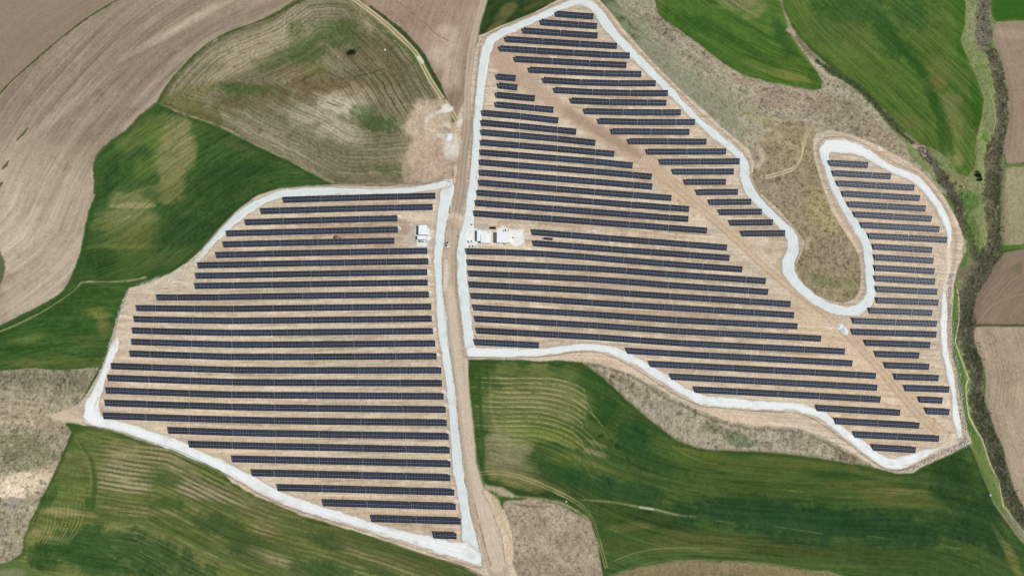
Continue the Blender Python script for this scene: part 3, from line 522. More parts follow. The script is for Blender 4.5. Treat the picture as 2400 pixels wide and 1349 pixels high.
    # ---------------- bottom right crops
    field(m, r_cr18, [(1097,843),(1200,844),(1330,851),(1372,862),(1422,892),(1472,942),(1532,992),(1592,1037),(1642,1052),(1722,1057),(1802,1060),(1902,1072),(2002,1087),(2062,1102),(2102,1110),(2142,1107),(2192,1082),(2242,1062),(2274,1047),(2290,1082),(2308,1130),(2328,1180),(2366,1230),(2400,1276),(2500,1430),(2500,1500),(1415,1500),(1412,1349),(1400,1272),(1384,1222),(1320,1187),(1200,1167),(1132,1147),(1110,1080),(1105,1000)],
          (62,90,37), streak=14, sscale=(46,1.3), band=12, bscale=(150,9), mott=[((86,96,40),.5,90,6),((36,66,32),.5,90,9),((84,100,56),.28,14,1.0),((34,58,26),.45,16,1.0)], guide=[(1130,1010),(1280,1040),(1420,1110),(1600,1170),(1900,1200),(2200,1215),(2420,1300)], grain=11, rough=.05, clump=4, wob=1.6,
          blobs=[(1260,920,130,70,10,(112,118,62),.8),(1240,925,90,30,4,(140,134,88),.65),(1180,960,60,100,0,(120,124,70),.6),(1340,945,50,40,30,(126,128,72),.6),(1180,1050,54,60,0,(148,140,104),.75),(1200,1100,70,30,10,(134,130,86),.6),(1400,1062,40,10,20,(150,138,98),.7),(1250,1010,80,24,5,(112,128,54),.7),(1320,1030,70,14,12,(126,128,60),.6),(1240,1130,90,20,12,(128,124,72),.7),(1330,1080,70,18,10,(98,112,44),.6),(1400,1090,60,8,22,(112,112,54),.5),
                 (1115,900,14,60,0,(56,86,30),.8),(1112,1060,12,60,0,(50,82,32),.8),(1385,900,36,30,20,(52,88,32),.8),(1420,960,40,44,40,(44,80,32),.85),(1480,1020,50,34,30,(38,76,34),.85),(1330,1110,70,28,8,(46,80,36),.8),(1440,1140,140,24,10,(42,76,36),.75),(1520,1080,110,26,22,(46,78,34),.6),
                 (1600,1000,60,14,45,(92,104,44),.6),(1640,1050,70,24,10,(96,106,42),.8),(1620,1075,60,20,10,(72,98,36),.6),(1760,1095,120,20,5,(78,94,36),.7),(1900,1085,130,16,6,(90,100,40),.6),(1740,1150,160,18,3,(66,90,34),.5),(1760,1200,220,34,2,(38,70,36),.9),(1960,1120,60,18,8,(44,76,30),.6),(2040,1142,130,16,6,(94,102,44),.75),(2110,1150,70,8,2,(128,118,72),.6),(2110,1172,110,14,5,(96,98,42),.6),(2060,1110,60,12,10,(92,100,44),.6),
                 (2000,1235,260,40,3,(38,70,36),.9),(2230,1120,50,60,20,(40,70,32),.85),(2300,1230,60,60,30,(40,70,34),.8),(1640,1268,150,24,2,(94,100,50),.65),(1480,1235,60,10,-3,(106,106,58),.6),(1460,1280,60,20,-5,(72,88,38),.6),(1870,1290,120,14,5,(78,86,40),.6),(2070,1310,150,20,5,(62,84,36),.6),(2380,1320,14,50,-15,(122,118,58),.6),(2350,1270,7,40,-25,(118,120,62),.6),(2330,1130,8,60,-15,(110,116,48),.4)],
          lines=None, edge=((44,70,28), 2.5, .5))
    U0 = [(1104,884),(1180,886),(1250,886),(1306,889),(1352,902),(1388,927),(1410,952)]
    rk = random.Random(4)
    for k in range(15):
        o = k*11.2; q0 = rk.uniform(-4, 60); q1 = rk.uniform(-45, 16)
        stroke(m, [(x+(q0 if i == 0 else 0 if i < 3 else -k*.8+(q1 if i == 6 else q1*.5 if i == 5 else 0)), y+o+(q1*.85 if i == 6 else q1*.4 if i == 5 else 0)+(0 if i < 3 else (i-2)*k*.7), (1.6+.8*(k % 3 == 0))*(.5 if i in (0, 6) else 1)) for i, (x, y) in enumerate(U0)], (196,186,138), (.75 if k < 11 else .35), .5, .9, fade=1.2)
        stroke(m, [(x+(q0 if i == 0 else 0 if i < 3 else -k*.8), y+o+4.5+(0 if i < 3 else (i-2)*k*.7), 2.2) for i, (x, y) in enumerate(U0)], (72,92,38), .55, .7, .9, fade=1.2)
    stroke(m, [(1122,860,6),(1126,960,7),(1132,1060,8),(1130,1130,7)], (54,84,34), .7, 1, 1.2)
    stroke(m, [(1150,870,5),(1152,960,6),(1185,1060,12)], (160,150,106), .4, 2, 2, fade=.7)
    stroke(m, [(1360,1170,3),(1440,1176,4),(1490,1186,5),(1540,1194,6),(1580,1204,5),(1632,1210,2)], (176,162,118), .7, .7, 1.4, fade=1.1)
    stroke(m, [(1500,1188,3),(1530,1192,4)], (208,196,166), .8, .5, 1)
    for (x, y, l) in [(1850,1238,34),(1905,1246,26),(2060,1258,30),(1700,1222,20),(2230,1282,24),(1860,1150,26)]:
        stroke(m, [(x-l,y-l*.12,1.2),(x,y,2.6),(x+l,y+l*.14,1.2)], (126,132,66), .65, .6, .8, fade=.9)
    stroke(m, [(1575,1045,1.6),(1610,1066,1.6),(1650,1082,1.6),(1680,1086,1.4)], (150,146,86), .6, .5, .5)
    stroke(m, [(1575,1012,1.4),(1605,1034,1.4),(1640,1052,1.4)], (140,132,80), .6, .5, .5)
    for o in (0, 7):
        stroke(m, [(1125,1106+o*.9,2),(1165,1103+o,2.2),(1220,1113+o,2.2),(1300,1146+o,2.2),(1350,1172+o,2.2),(1382,1200+o,2.2),(1396-o*.6,1230,2.2),(1408-o*.8,1270,2),(1424-o*.8,1330,2)], (170,158,112), .8, .4, .5)
    stroke(m, [(1440,1312,1.6),(1500,1292,1.8),(1560,1284,1.8),(1640,1284,1.4)], (160,148,96), .6, .5, .6)
    for y0 in (1296,1304,1312): stroke(m, [(1430,y0+22,1.4),(1500,y0-6,1.6),(1600,y0-14,1.6),(1760,y0-8,1.4)], (132,124,72), .45, .5, .6, fade=.7)
    for p in [[(1405,1022,6),(1412,1020,6)],[(1445,1044,9),(1452,1050,8)],[(1470,1072,5),(1476,1078,5)],[(1425,1120,2.5),(1428,1136,2.5)],[(1430,1030,4),(1436,1034,3)]]:
        stroke(m, p, (34,62,30), .85, .6, 1.2)
    stroke(m, [(1375,1030,4),(1400,1040,8),(1420,1046,5)], (150,136,92), .7, 1.4, 2, fade=.8)

    field(m, r_scr19, [(1368,850),(1430,852),(1486,868),(1566,918),(1646,954),(1704,978),(1802,990),(1904,1006),(1956,1028),(2016,1062),(2070,1100),(2002,1086),(1902,1071),(1802,1059),(1722,1056),(1642,1050),(1592,1035),(1532,990),(1472,940),(1422,890)],
          (148,139,119), clump=36, cscale=2.4, grain=18, rough=.2, blobs=[(1450,885,40,10,25,(120,108,86),.8),(1500,920,40,14,40,(128,122,98),.6),(1680,1005,40,12,20,(104,108,80),.7),(1730,1030,40,16,10,(96,106,78),.7),(1900,1040,60,16,15,(134,124,104),.6),(1980,1068,40,12,25,(118,106,84),.7)], edge=((120,104,80),2,.4))
    stroke(m, [(1380,855,2.5),(1440,866,3),(1500,892,3.5),(1560,932,4),(1600,950,4),(1650,974,4),(1700,992,4),(1760,1004,4),(1860,1010,4),(1930,1034,4),(2010,1076,4)], (112,102,76), .7, .8, 1.8, fade=.9, rough=.3)
    field(m, r_stub20, [(1180,1172),(1240,1168),(1320,1185),(1382,1222),(1400,1272),(1412,1349),(1420,1500),(1212,1500),(1214,1349),(1196,1310),(1196,1260),(1172,1215)],
          (153,140,116), clump=24, cscale=1.9, streak=11, sscale=(16,1.3), guide=[(1200,1180),(1300,1330)], grain=16, rough=.14, blobs=[(1350,1260,50,40,40,(132,120,106),.5),(1250,1330,50,30,0,(136,124,108),.5),(1300,1215,60,14,30,(170,154,132),.5)])
    stroke(m, [(1200,1178,3),(1240,1186,4),(1290,1186,3)], (96,84,64), .7, 1, 2.4, fade=1.1, rough=.3)
    stroke(m, [(1170,1160,4),(1240,1166,6),(1320,1180,7),(1380,1216,7)], (186,166,134), .75, 1.2, 1.8, fade=.6)
    field(m, r_stub21, [(1425,1352),(1500,1326),(1560,1316),(1640,1312),(1800,1321),(1900,1336),(1985,1352),(2100,1500),(1420,1500)], (126,116,80), clump=13, streak=8, guide=[(1430,1340),(1600,1312),(1800,1320),(2000,1350)], sscale=(30,1.2), grain=12, rough=.1, blobs=[(1650,1330,90,10,0,(142,124,92),.7)])
    stroke(m, [(1425,1350,2),(1500,1324,2.4),(1600,1311,2.4),(1800,1319,2.4),(1980,1350,2)], (142,142,96), .6, .8, 1.4, fade=.9)

    # ---------------- grass strips along field borders
    stroke(m, [(285,-12,4),(277,-2,4),(215,36,4.5),(160,76,4.5),(105,121,4.5),(60,161,4),(25,192,4),(-5,226,4)], (76,86,44), .92, .5, .7, rid=r_verge, rough=.2)
    stroke(m, [(725,-10,9),(640,36,8),(600,53,5),(545,73,5),(490,101,5),(440,146,6),(400,191,6),(372,236,7)], (70,86,38), .9, .7, 1.2, rid=r_verge, rough=.2)
    stroke(m, [(372,238,7),(330,273,8),(300,303,8),(250,341,8),(226,368,9),(222,395,7),(225,425,7),(222,452,5)], (74,88,46), .85, .8, 1.6, rid=r_verge)
    stroke(m, [(226,460,8),(212,497,9),(201,540,8),(193,590,8),(186,612,9),(170,650,10),(150,685,12),(120,707,12),(60,739,14),(0,770,16),(-40,790,16)], (50,84,32), .9, .8, 1.6, rid=r_verge)
    stroke(m, [(215,658,3),(190,662,4),(175,680,2),(110,724,3),(80,740,4),(40,760,4),(-10,780,3)], (176,160,122), .75, .6, 1.2, fade=.8)
    stroke(m, [(205,660,4),(250,660,3),(300,658,5),(340,650,6)], (190,174,146), .7, .8, 1.8, fade=.8)
    stroke(m, [(376,244,5),(440,270,4),(500,292,4),(560,320,4),(640,358,4),(720,396,4),(780,428,4)], (150,144,110), .55, .8, 1.6, fade=.9)
    # hedge and grass beside the farm track
    stroke(m, [(868,16,6),(905,44,8),(950,82,9),(985,120,8),(1006,154,7),(1030,200,7),(1046,232,4)], (60,72,38), .92, .6, 1.6, rid=r_verge, rough=.35)
    stroke(m, [(858,36,4),(905,74,4),(940,104,6),(966,134,9),(985,160,6),(1000,190,4)], (74,104,44), .85, .8, 1.6, rid=r_verge)
    stroke(m, [(1122,84,5),(1104,120,5),(1092,170,6),(1088,230,5)], (112,98,70), .8, .6, 1.6, rough=.3)
    # ---------------- site soil
    SOIL = (203,185,160)
    field(m, r_site, [(1064,414),(1000,430),(900,436),(785,433),(700,437),(650,443),(606,456),(560,489),(520,529),(480,577),(440,615),(400,640),(350,664),(302,674),(290,702),(274,746),(258,802),(246,846),(226,884),(198,930),(176,952),(132,968),(130,982),(165,990),(210,998),(255,1006),(330,1031),(400,1050),(460,1076),(520,1105),(546,1131),(600,1162),(650,1181),(700,1203),(800,1235),(900,1266),(1000,1299),(1085,1324),(1130,1346),(1145,1500),(1230,1500),(1214,1352),(1196,1310),(1194,1262),(1168,1210),(1150,1160),(1128,1140),(1110,1100),(1104,1000),(1098,905),(1096,842),(1200,842),(1262,846),(1330,844),(1382,850),(1432,860),(1482,878),(1545,912),(1605,946),(1655,966),(1700,985),(1760,996),(1860,1002),(1920,1018),(1990,1056),(2050,1094),(2100,1108),(2140,1106),(2180,1084),(2230,1062),(2278,1036),(2264,1000),(2256,950),(2246,880),(2234,830),(2230,760),(2234,700),(2240,640),(2256,600),(2260,558),(2242,510),(2212,460),(2165,405),(2125,376),(2052,338),(1992,315),(1946,305),(1914,312),(1905,330),(1908,372),(1926,432),(1950,496),(1988,555),(2014,600),(2019,640),(2016,680),(2004,700),(1975,711),(1940,704),(1902,684),(1873,650),(1864,622),(1878,592),(1886,566),(1866,538),(1824,490),(1778,450),(1762,416),(1768,385),(1756,352),(1738,336),(1692,298),(1640,250),(1590,206),(1530,146),(1470,78),(1422,18),(1396,-8),(1330,-10),(1240,34),(1180,58),(1124,84),(1108,130),(1094,180),(1090,230),(1060,300),(1062,360)],
          SOIL, streak=11, sscale=(26,.8), band=7, bscale=(60,2.4), mott=[((172,153,131),.6,40,2.6),((220,204,180),.6,36,2.2),((158,138,118),.4,8,.8),((226,212,190),.4,9,.8)], guide=[(200,800),(600,810),(1040,800),(1700,840),(2200,880)], grain=9, rough=.07, clump=3, wob=1.6, smooth=False,
          blobs=[(330,830,60,150,0,(208,186,160),.8),(500,1000,200,120,20,(206,184,156),.7),(350,1010,100,20,10,(208,188,164),.7),(800,560,200,60,0,(182,157,132),.6),(900,540,60,40,0,(170,147,124),.6),(1300,60,100,40,10,(190,164,140),.6),(1250,150,80,40,20,(196,172,146),.7),(2000,900,200,120,20,(208,182,152),.7),(1500,700,250,100,8,(186,162,138),.5),(1400,520,200,30,6,(180,156,134),.6),(2100,500,150,160,10,(210,186,160),.85),(1830,580,40,40,40,(186,166,138),.6),(900,1180,250,60,10,(198,174,146),.6),
                 (1500,320,80,120,-20,(196,172,144),.5),(1620,470,60,60,45,(206,182,150),.7),(1880,740,60,40,40,(204,180,148),.7),(1500,860,150,30,10,(212,186,160),.8),(1700,980,150,14,8,(210,186,160),.8),(2060,345,80,20,20,(214,190,164),.8),(2230,560,20,60,0,(206,184,158),.7)],
          )
    # green-grey weeds and pale ruts between the rows
    for (x0, y0, x1, y1, kk) in [(430,760,1000,735,.8),(430,790,900,770,.8),(450,815,950,795,.8),(440,845,900,820,.8),(450,873,900,855,.8),(480,905,980,885,.8),(480,938,900,915,.8),(500,968,1000,945,.8),(560,1000,1000,978,.8),(600,1030,1000,1010,.8),(680,1062,1010,1045,.8),(700,1096,1000,1078,.8),(640,706,980,707,.6),(460,730,800,735,.5),(700,1128,1000,1110,.6),(760,655,990,650,.5),
                                 (1280,582,1700,600,.6),(1200,640,1700,668,.6),(1300,670,1750,700,.6),(1200,705,1700,735,.7),(1300,735,1800,770,.7),(1300,765,1850,795,.7),(1500,790,1900,825,.8),(1600,845,1950,865,.7),(1700,880,2000,893,.6),(1420,530,1690,560,.8),(2080,840,2190,846,.9),(2090,870,2200,874,.9),(2120,897,2220,900,.9),(2150,925,2240,926,.7),(2100,816,2180,820,.9)]:
        xm, ym = (x0+x1)/2, (y0+y1)/2
        jit = random.uniform(-2, 2)
        stroke(m, [(x0,y0+jit,1.4),(xm,ym+3+jit,2.6),(x1,y1+jit,1.4)], (224,202,166), .75*kk, .5, 1.1, fade=1.2)
        stroke(m, [(x0+20,y0+3.4+jit,1),(xm,ym+6.4+jit,1.8),(x1-20,y1+3.2+jit,1)], (142,124,92), .6*kk, .5, 1.2, fade=1.3, rough=.14)
    for (x0, y0, x1, y1) in [(1640,366,1720,366),(1600,390,1700,390),(1600,413,1690,413),(1640,437,1720,436),(1680,462,1750,460),(1700,485,1770,484),(1720,509,1800,508),(1740,534,1830,532),(1480,226,1560,228),(1470,250,1560,252),(1460,272,1590,274),(1480,295,1620,297),(1500,320,1640,320),(1530,343,1680,343),(2100,545,2210,550),(2120,572,2200,574),(2090,595,2180,599),(2100,1000,2200,1005),(2120,975,2180,975),(1340,250,1420,262)]:
        stroke(m, [(x0,y0,1.5),((x0+x1)/2,(y0+y1)/2,2.6),(x1,y1,1.5)], (132,124,92), .6, .6, 1.4, fade=1.4, rough=.15)
    rw = random.Random(21)
    for blk, rows in ROWS.items():   # wheel lines and drip lines of weeds in the gaps between rows
        for r in rows:
            x0, x1 = r[0][0], r[-1][0]
            def yat(x):
                for (xa, ya), (xb, yb) in zip(r[:-1], r[1:]):
                    if x <= xb or (xb, yb) == tuple(r[-1]): return ya+(yb-ya)*(x-xa)/(xb-xa)
            for q in range(1+int((x1-x0)/150)):
                a = rw.uniform(x0-4, x1-30); b_ = min(a+rw.uniform(60, 240), x1+6); mid = (a+b_)/2
                dy = rw.uniform(11, 15.5)
                cc = rw.choice([(228,214,190),(222,206,182),(156,136,116),(166,148,128)])
                for o in ((-1.7, 1.7) if rw.random() < .6 else (0,)):
                    stroke(m, [(a,yat(a)+dy+o,1),(mid,yat(mid)+dy+o+rw.uniform(-.8,.8),1.9),(b_,yat(b_)+dy+o,1)], cc, .55, .45, 1.0, fade=1.2)
                if rw.random() < .75:
                    a = rw.uniform(x0, x1-20); b_ = min(a+rw.uniform(40, 200), x1); mid = (a+b_)/2; dy = rw.uniform(8.5, 11)
                    stroke(m, [(a,yat(a)+dy,.8),(mid,yat(mid)+dy,1.8),(b_,yat(b_)+dy,.8)], rw.choice([(138,126,98),(128,122,92),(150,132,110)]), .55, .5, 1.4, fade=1.4, rough=.14)
    for k in range(60):   # cross tyre scars and damp stains
        blk = rw.choice(['W','M','M','N','E','L']); r = rw.choice(ROWS[blk]); t = rw.random()
        x = r[0][0]*(1-t)+r[-1][0]*t; y = r[0][1]*(1-t)+r[-1][1]*t+12; L = rw.uniform(6, 20)
        stroke(m, [(x-L,y-2,1),(x,y+rw.uniform(-1,2),rw.uniform(3,6)),(x+L,y+1,1)], rw.choice([(168,146,126),(160,140,118),(216,202,178)]), .55, 1.6, 2.2, fade=.9)
    # the diagonal haul strip
    DG2 = [(1150,110,40),(1190,160,48),(1240,200,40),(1300,245,36),(1370,290,36),(1440,330,34),(1510,375,30),(1570,425,28),(1640,485,30),(1710,545,26),(1780,610,26),(1850,670,28),(1920,720,30),(1990,785,30),(2060,860,30),(2110,920,30),(2150,965,32),(2200,1010,34)]
    stroke(m, DG2[:8], (184,158,134), .85, 4, 3, streak=4, fade=.2)
    stroke(m, [(x, y, w*.9) for x, y, w in DG2[6:]], (196,172,142), .8, 3, 3, streak=5, fade=.2)
    stroke(m, [(1330,262,20),(1400,305,22),(1470,345,18),(1500,366,12)], (166,141,119), .8, 2.5, 2, streak=3)
    for o, cc, kk in [(-16,(222,198,160),.6),(-9,(150,126,102),.45),(-4,(214,190,156),.5),(3,(152,130,104),.4),(8,(218,196,160),.5),(15,(158,136,110),.4)]:
        stroke(m, [(x+o*.75, y-o*.6, 2.2) for x, y, w in DG2[7:]], cc, kk, .5, 1.3, fade=1.0)
    for k in range(46):   # churned clods beside the haul strip
        i = random.randint(5, len(DG2)-2); t = random.random()
        x = DG2[i][0]*(1-t)+DG2[i+1][0]*t; y = DG2[i][1]*(1-t)+DG2[i+1][1]*t
        o = random.choice([-1, -1, -1, 1])*random.uniform(16, 38); L = random.uniform(6, 16); a = random.uniform(.1, 1.0)
        x += o*.8; y -= o*.6*(-1 if False else 1)
        if o < 0: x -= 0
        stroke(m, [(x-L*math.cos(a),y-L*math.sin(a),1),(x,y+2,2.2),(x+L*math.cos(a),y+L*math.sin(a),1)], random.choice([(222,198,158),(216,192,154),(160,138,108)]), .6, .5, 1.4, fade=1.2, rough=.16)
    for k in range(44):   # churned ground at the eastern ends
        x, y = random.choice([(2190,random.uniform(800,900)),(2205,random.uniform(560,680)),(2130,random.uniform(985,1060)),(2200,random.uniform(990,1050)),(2215,random.uniform(1000,1050))])
        x += random.uniform(-14, 14); L = random.uniform(5, 14); a = random.uniform(.5, 2.4)
        stroke(m, [(x-L*math.cos(a),y-L*math.sin(a),1),(x+1.5,y,2),(x+L*math.cos(a),y+L*math.sin(a),1)], random.choice([(224,200,162),(214,192,154),(138,120,90)]), .6, .5, 1.2, fade=1.2, rough=.16)

    # ---------------- central dirt road
    stroke(m, [(1140,-30,17),(1134,0,17),(1114,75,17),(1101,150,19),(1095,225,17),(1094,300,24),(1086,363,24),(1079,438,26),(1070,488,26),(1062,526,24),(1056,563,27),(1053,620,30),(1054,676,32),(1063,751,32),(1070,826,32),(1081,901,32),(1090,976,33),(1095,1014,33),(1102,1086,30),(1116,1150,36),(1130,1200,44),(1146,1260,46),(1160,1312,48),(1172,1360,50),(1190,1450,50)], (180,161,141), .95, .8, 1.2, rid=r_dirt, streak=7, grain=7, rough=.05)
    stroke(m, [(1094,290,20),(1086,363,22),(1078,438,24),(1069,490,22),(1060,530,18)], (158,138,119), .75, 1.5, 1.5, streak=6)
    stroke(m, [(1056,680,20),(1066,760,24),(1076,840,26),(1088,930,26),(1098,1020,26),(1108,1090,26),(1135,1200,36),(1165,1320,40)], (208,191,169), .8, 2, 1.5, streak=6)
    for o in (-4.5, 4.5):
        stroke(m, [(1134+o,0,2),(1112+o,75,2),(1100+o,150,2),(1094+o,225,2),(1093+o,300,2.4),(1085+o,363,2.4),(1078+o,438,2.4),(1069+o,488,2.4),(1061+o,530,2.4),(1058+o,570,2.4),(1060+o,640,2.4),(1062+o,676,2.4),(1070+o,751,2.4),(1078+o,826,2.4),(1088+o,901,2.4),(1096+o,976,2.4),(1102+o,1050,2.4),(1112+o,1120,2.6),(1128+o,1186,2.8),(1146+o,1250,3),(1163+o,1310,3),(1180+o,1370,3)], (200,181,157), .75, .5, .6, fade=.3)
    stroke(m, [(1064,600,3),(1066,676,3),(1074,751,3),(1082,826,3),(1092,901,3)], (178,148,120), .45, .8, .8, fade=.4)
    stroke(m, [(1046,612,8),(1046,650,12),(1042,676,10)], (222,214,196), .75, 1.5, 1.5)
    # spoil bank at the lower road
    stroke(m, [(1136,1150,10),(1160,1180,24),(1176,1220,26),(1190,1270,24),(1192,1310,16)], (214,190,160), .85, 1.5, 2, rough=.35, raise_=.5)
    stroke(m, [(1140,1140,10),(1175,1150,14),(1200,1160,12)], (202,180,150), .8, 1.5, 2.5, rough=.3)
    stroke(m, [(1112,1180,3),(1124,1225,4),(1136,1275,5),(1150,1325,4)], (132,112,78), .7, .8, 1.6, fade=1.0, rough=.25)
    stroke(m, [(1104,1080,3),(1098,1000,3),(1094,900,4),(1096,850,5)], (204,186,156), .7, .8, 1.5, fade=.8)
    # farm track: two pale ruts
    stroke(m, [(x, y, 11) for x, y in T1], (150,138,100), .8, .8, 1., rid=r_trk)
    for o in (-3.2, 3.2):
        stroke(m, [(x+o*.8, y-o*.75, 3.2) for x, y in T1], (206,190,156), .9, .5, .6)
    stroke(m, [(982,134,9),(990,146,9)], (228,220,200), .85, .8, 1)
    # churned patch at the junction
    field(m, r_bare, [(960,250),(990,232),(1030,236),(1056,262),(1068,296),(1070,350),(1064,410),(1010,426),(955,424),(948,380),(955,330),(946,290)], (184,162,138), clump=8, grain=12, rough=.12, soft=5, wob=16, streak=7, sscale=(10,1.4), guide=[(960,260),(1000,320),(1040,400)],
          blobs=[(985,255,30,16,0,(200,180,150),.8),(1040,370,30,40,0,(172,148,128),.8),(985,400,40,20,0,(168,146,124),.7),(1052,345,20,20,0,(196,186,156),.7),(965,300,24,40,0,(196,176,146),.6)])
    W0 = m.win(-1e4,1e4,-1e4,1e4)
    for (x, y, rx, ry, a, k) in [(1030,262,26,9,-22,.85),(1046,254,12,8,0,.9),(1000,284,9,20,0,.75),(1012,306,20,8,20,.6),(1030,316,14,7,20,.6),(1046,296,10,10,0,.55),(1078,284,8,14,0,.8),(1062,335,16,22,0,.5),(1058,356,16,16,0,.45),(1012,272,14,10,0,.6)]:
        blob(m, W0, x, y, rx, ry, a, (224,219,210), k, warp=1.5)
    stroke(m, [(1042,300,8),(1052,306,8)], (150,140,112), .8, 1, 1.5)
    stroke(m, [(930,250,2),(955,244,2),(975,250,2)], (198,182,148), .5, .6, 1.2, fade=1); stroke(m, [(925,290,2),(940,300,2),(955,298,2)], (200,184,150), .6, .6, 1.2, fade=1)
    stroke(m, [(925,345,1.6),(938,372,1.6),(948,410,1.6)], (196,178,146), .6, .5, 1.2, fade=1); stroke(m, [(932,340,1.6),(946,370,1.6),(954,408,1.6)], (196,178,146), .6, .5, 1.2, fade=1)
    stroke(m, [(130,976,18),(150,975,26),(176,972,18)], (206,184,156), .85, 2, 3); stroke(m, [(160,965,2),(176,970,2),(188,978,2)], (150,140,140), .5, .5, .8)

    # ---------------- white gravel
    GV, GW = (217,228,229), (242,243,242)
    left = [[(1056,424,8),(1049,440,29),(1045,463,30),(1040,488,27),(1036,513,25),(1033,538,23),(1030,563,21),(1027,601,18),(1026.5,638,16.5),(1028,676,16.5),(1032,713,19),(1036,751,20),(1038.5,789,20),(1044,826,20),(1051.5,876,20),(1057.5,926,19),(1062.5,976,19),(1065,1014,19),(1069,1048,21),(1072,1086,22),(1079.5,1136,23),(1088,1186,21.5),(1093,1224,25),(1099,1262,33),(1109,1294,35),(1122,1316,18)],
            [(1046,430,18),(1010,438,15),(976,444.5,14),(950,447,13),(900,448,12),(850,449,13),(800,448.5,15),(775,448.6,17),(700,451,19),(650,458,19),(620,469,18),(600,479.5,18),(572,497,18),(551,513,17),(526,538,16),(501,563.5,14),(480,588.5,10),(465,606,7),(456,618,3)],
            [(273,792,5),(271,802,14),(268,810,18),(262,826,16),(252,851,15),(243.6,876,15),(233.6,901.5,18),(224,926.5,22),(214,950,32),(214,972,38),(226,984,28),(252,991,20),(300,1003,22),(325,1012,23),(376,1030,24),(420,1045,22),(451,1060,21),(501,1083,22),(551,1107,23),(600,1134,24),(650,1160,22),(700,1179,21),(750,1197,22),(800,1211,21),(850,1227,19),(900,1243,20),(950,1256,22),(1000,1269,27),(1051,1284,31),(1088,1291,38),(1114,1306,30)]]
    right = [[(1104,825,22),(1099,800,23),(1095.5,775,22),(1093,738,22),(1088,700,24),(1085,676,25),(1083,640,22),(1082,612,21),(1082.5,588,22),(1087,563,26),(1096,538,28),(1098,513,23),(1102,485,21),(1106,455,20),(1109,425,19),(1111,400,18),(1115,350,17),(1117.5,320,17),(1118,300,17),(1121.5,250,18),(1127,200,19),(1133,150,20),(1140,115,24),(1150,95,22),(1172,80,17),(1200,67.5,18),(1237,51,17),(1275,35,17),(1312,18,15),(1345,6,15),(1366,4,15),(1384,11,20),(1400,27,21),(1434,75,20),(1482,125,19),(1531,175,18),(1580,225,15),(1627,275,15),(1660,303,17),(1690,328,18),(1716,350,18),(1733,366,18),(1744,384,20),(1744,412,22),(1752,438,23),(1769,463,22),(1792,488,20),(1818,513,19),(1844,538,22),(1858,560,25),(1857,588,27),(1846,613,27),(1848,638,28),(1862,660,24),(1880,678,22),(1908,702,22),(1934,716,22),(1960,726,22),(1985,730,22),(2012,725,24),(2032,708,23),(2041,690,22),(2041,676,22),(2038,638,20),(2035.5,601,21),(2032,576,22),(2020,551,22),(2004,526,20),(1980,488,18),(1960,451,17),(1944,413,16),(1934,378,18),(1932,352,22),(1945,342,30),(1975,343,34),(2000,347,30),(2026,358,24),(2060,379,20),(2093,398,19),(2118,406,19),(2143,418,20),(2168,442,18),(2193,475,18),(2203,490,18),(2214.6,513,18),(2222.8,538,14),(2225,558,11),(2222,576,5)],
             [(2211,690,6),(2211.5,708,11),(2212,726,13),(2210.6,776,14.5),(2215,826,14.5),(2222,858,15),(2228,885,15),(2232,905,12),(2235,930,9),(2236.5,952,15),(2241.5,989,16),(2246,1008,12),(2247,1022,5)],
             [(2196,1051,5),(2180,1056,11),(2163,1063,17),(2143,1072,21),(2122,1080,23),(2100,1085,23),(2080,1084,24),(2050,1068,22),(2013,1039,21),(1980,1014,19),(1960,999,18),(1940,982,17),(1925,972,17),(1908,964,17),(1880,956,18),(1850,951,19),(1800,949,18),(1751,947,19),(1688,940,20),(1655,938,21),(1630,930,20),(1601,915,18),(1550,883,18),(1500,851,18),(1463,833,18),(1425,818,17),(1388,812.5,15.5),(1338,815,15.5),(1275,823.5,17),(1200,826,19),(1126,825,20),(1104,824,20)]]
    for p in left+right:
        stroke(m, [(x, y, w+9) for x, y, w in p], (168,148,126), .45, 1.2, 1.6, fade=.6)
        stroke(m, p, GV, .97, .45, 2.0, rid=r_grav, grain=2.5, rough=.02, raise_=.32)
    for p in right[1:]+left[2:]+[right[0][72:]]:
        stroke(m, [(x, y, max(w-6,3)) for x, y, w in p], GW, .75, 2.5, 2, grain=4)
    rg = random.Random(5)
    for p in left+right:   # soil dragged onto the gravel and thin spots at its edges
        for k in range(len(p)*2):
            i = rg.randrange(len(p)-1); t = rg.random(); x = p[i][0]*(1-t)+p[i+1][0]*t; y = p[i][1]*(1-t)+p[i+1][1]*t; w_ = p[i][2]
            dx, dy = p[i+1][0]-p[i][0], p[i+1][1]-p[i][1]; l_ = math.hypot(dx, dy)+1e-6; o = rg.choice([-1, 1])*w_*rg.uniform(.36, .56)
            x += -dy/l_*o; y += dx/l_*o; L = rg.uniform(4, 14)
            stroke(m, [(x-dx/l_*L,y-dy/l_*L,.8),(x,y,rg.uniform(2,4.5)),(x+dx/l_*L,y+dy/l_*L,.8)], rg.choice([(200,186,166),(186,170,150),(210,204,194),(226,226,222)]), .7, .7, 2.2, fade=1.1)
        for k in range(len(p)):
            i = rg.randrange(len(p)-1); t = rg.random(); x = p[i][0]*(1-t)+p[i+1][0]*t; y = p[i][1]*(1-t)+p[i+1][1]*t; w_ = p[i][2]
            stroke(m, [(x-6,y-3,2),(x,y,w_*.4),(x+6,y+4,2)], rg.choice([(196,206,208),(236,240,240),(206,204,198)]), .45, 2, 3, fade=.8)
    for p in left+right:   # faint wheel lines
        for o in (-.22, .22):
            stroke(m, [(x+w*o*.9, y-w*o*.5, 1.6) for x, y, w in p], (190,198,196), .35, .5, .8, fade=.9)
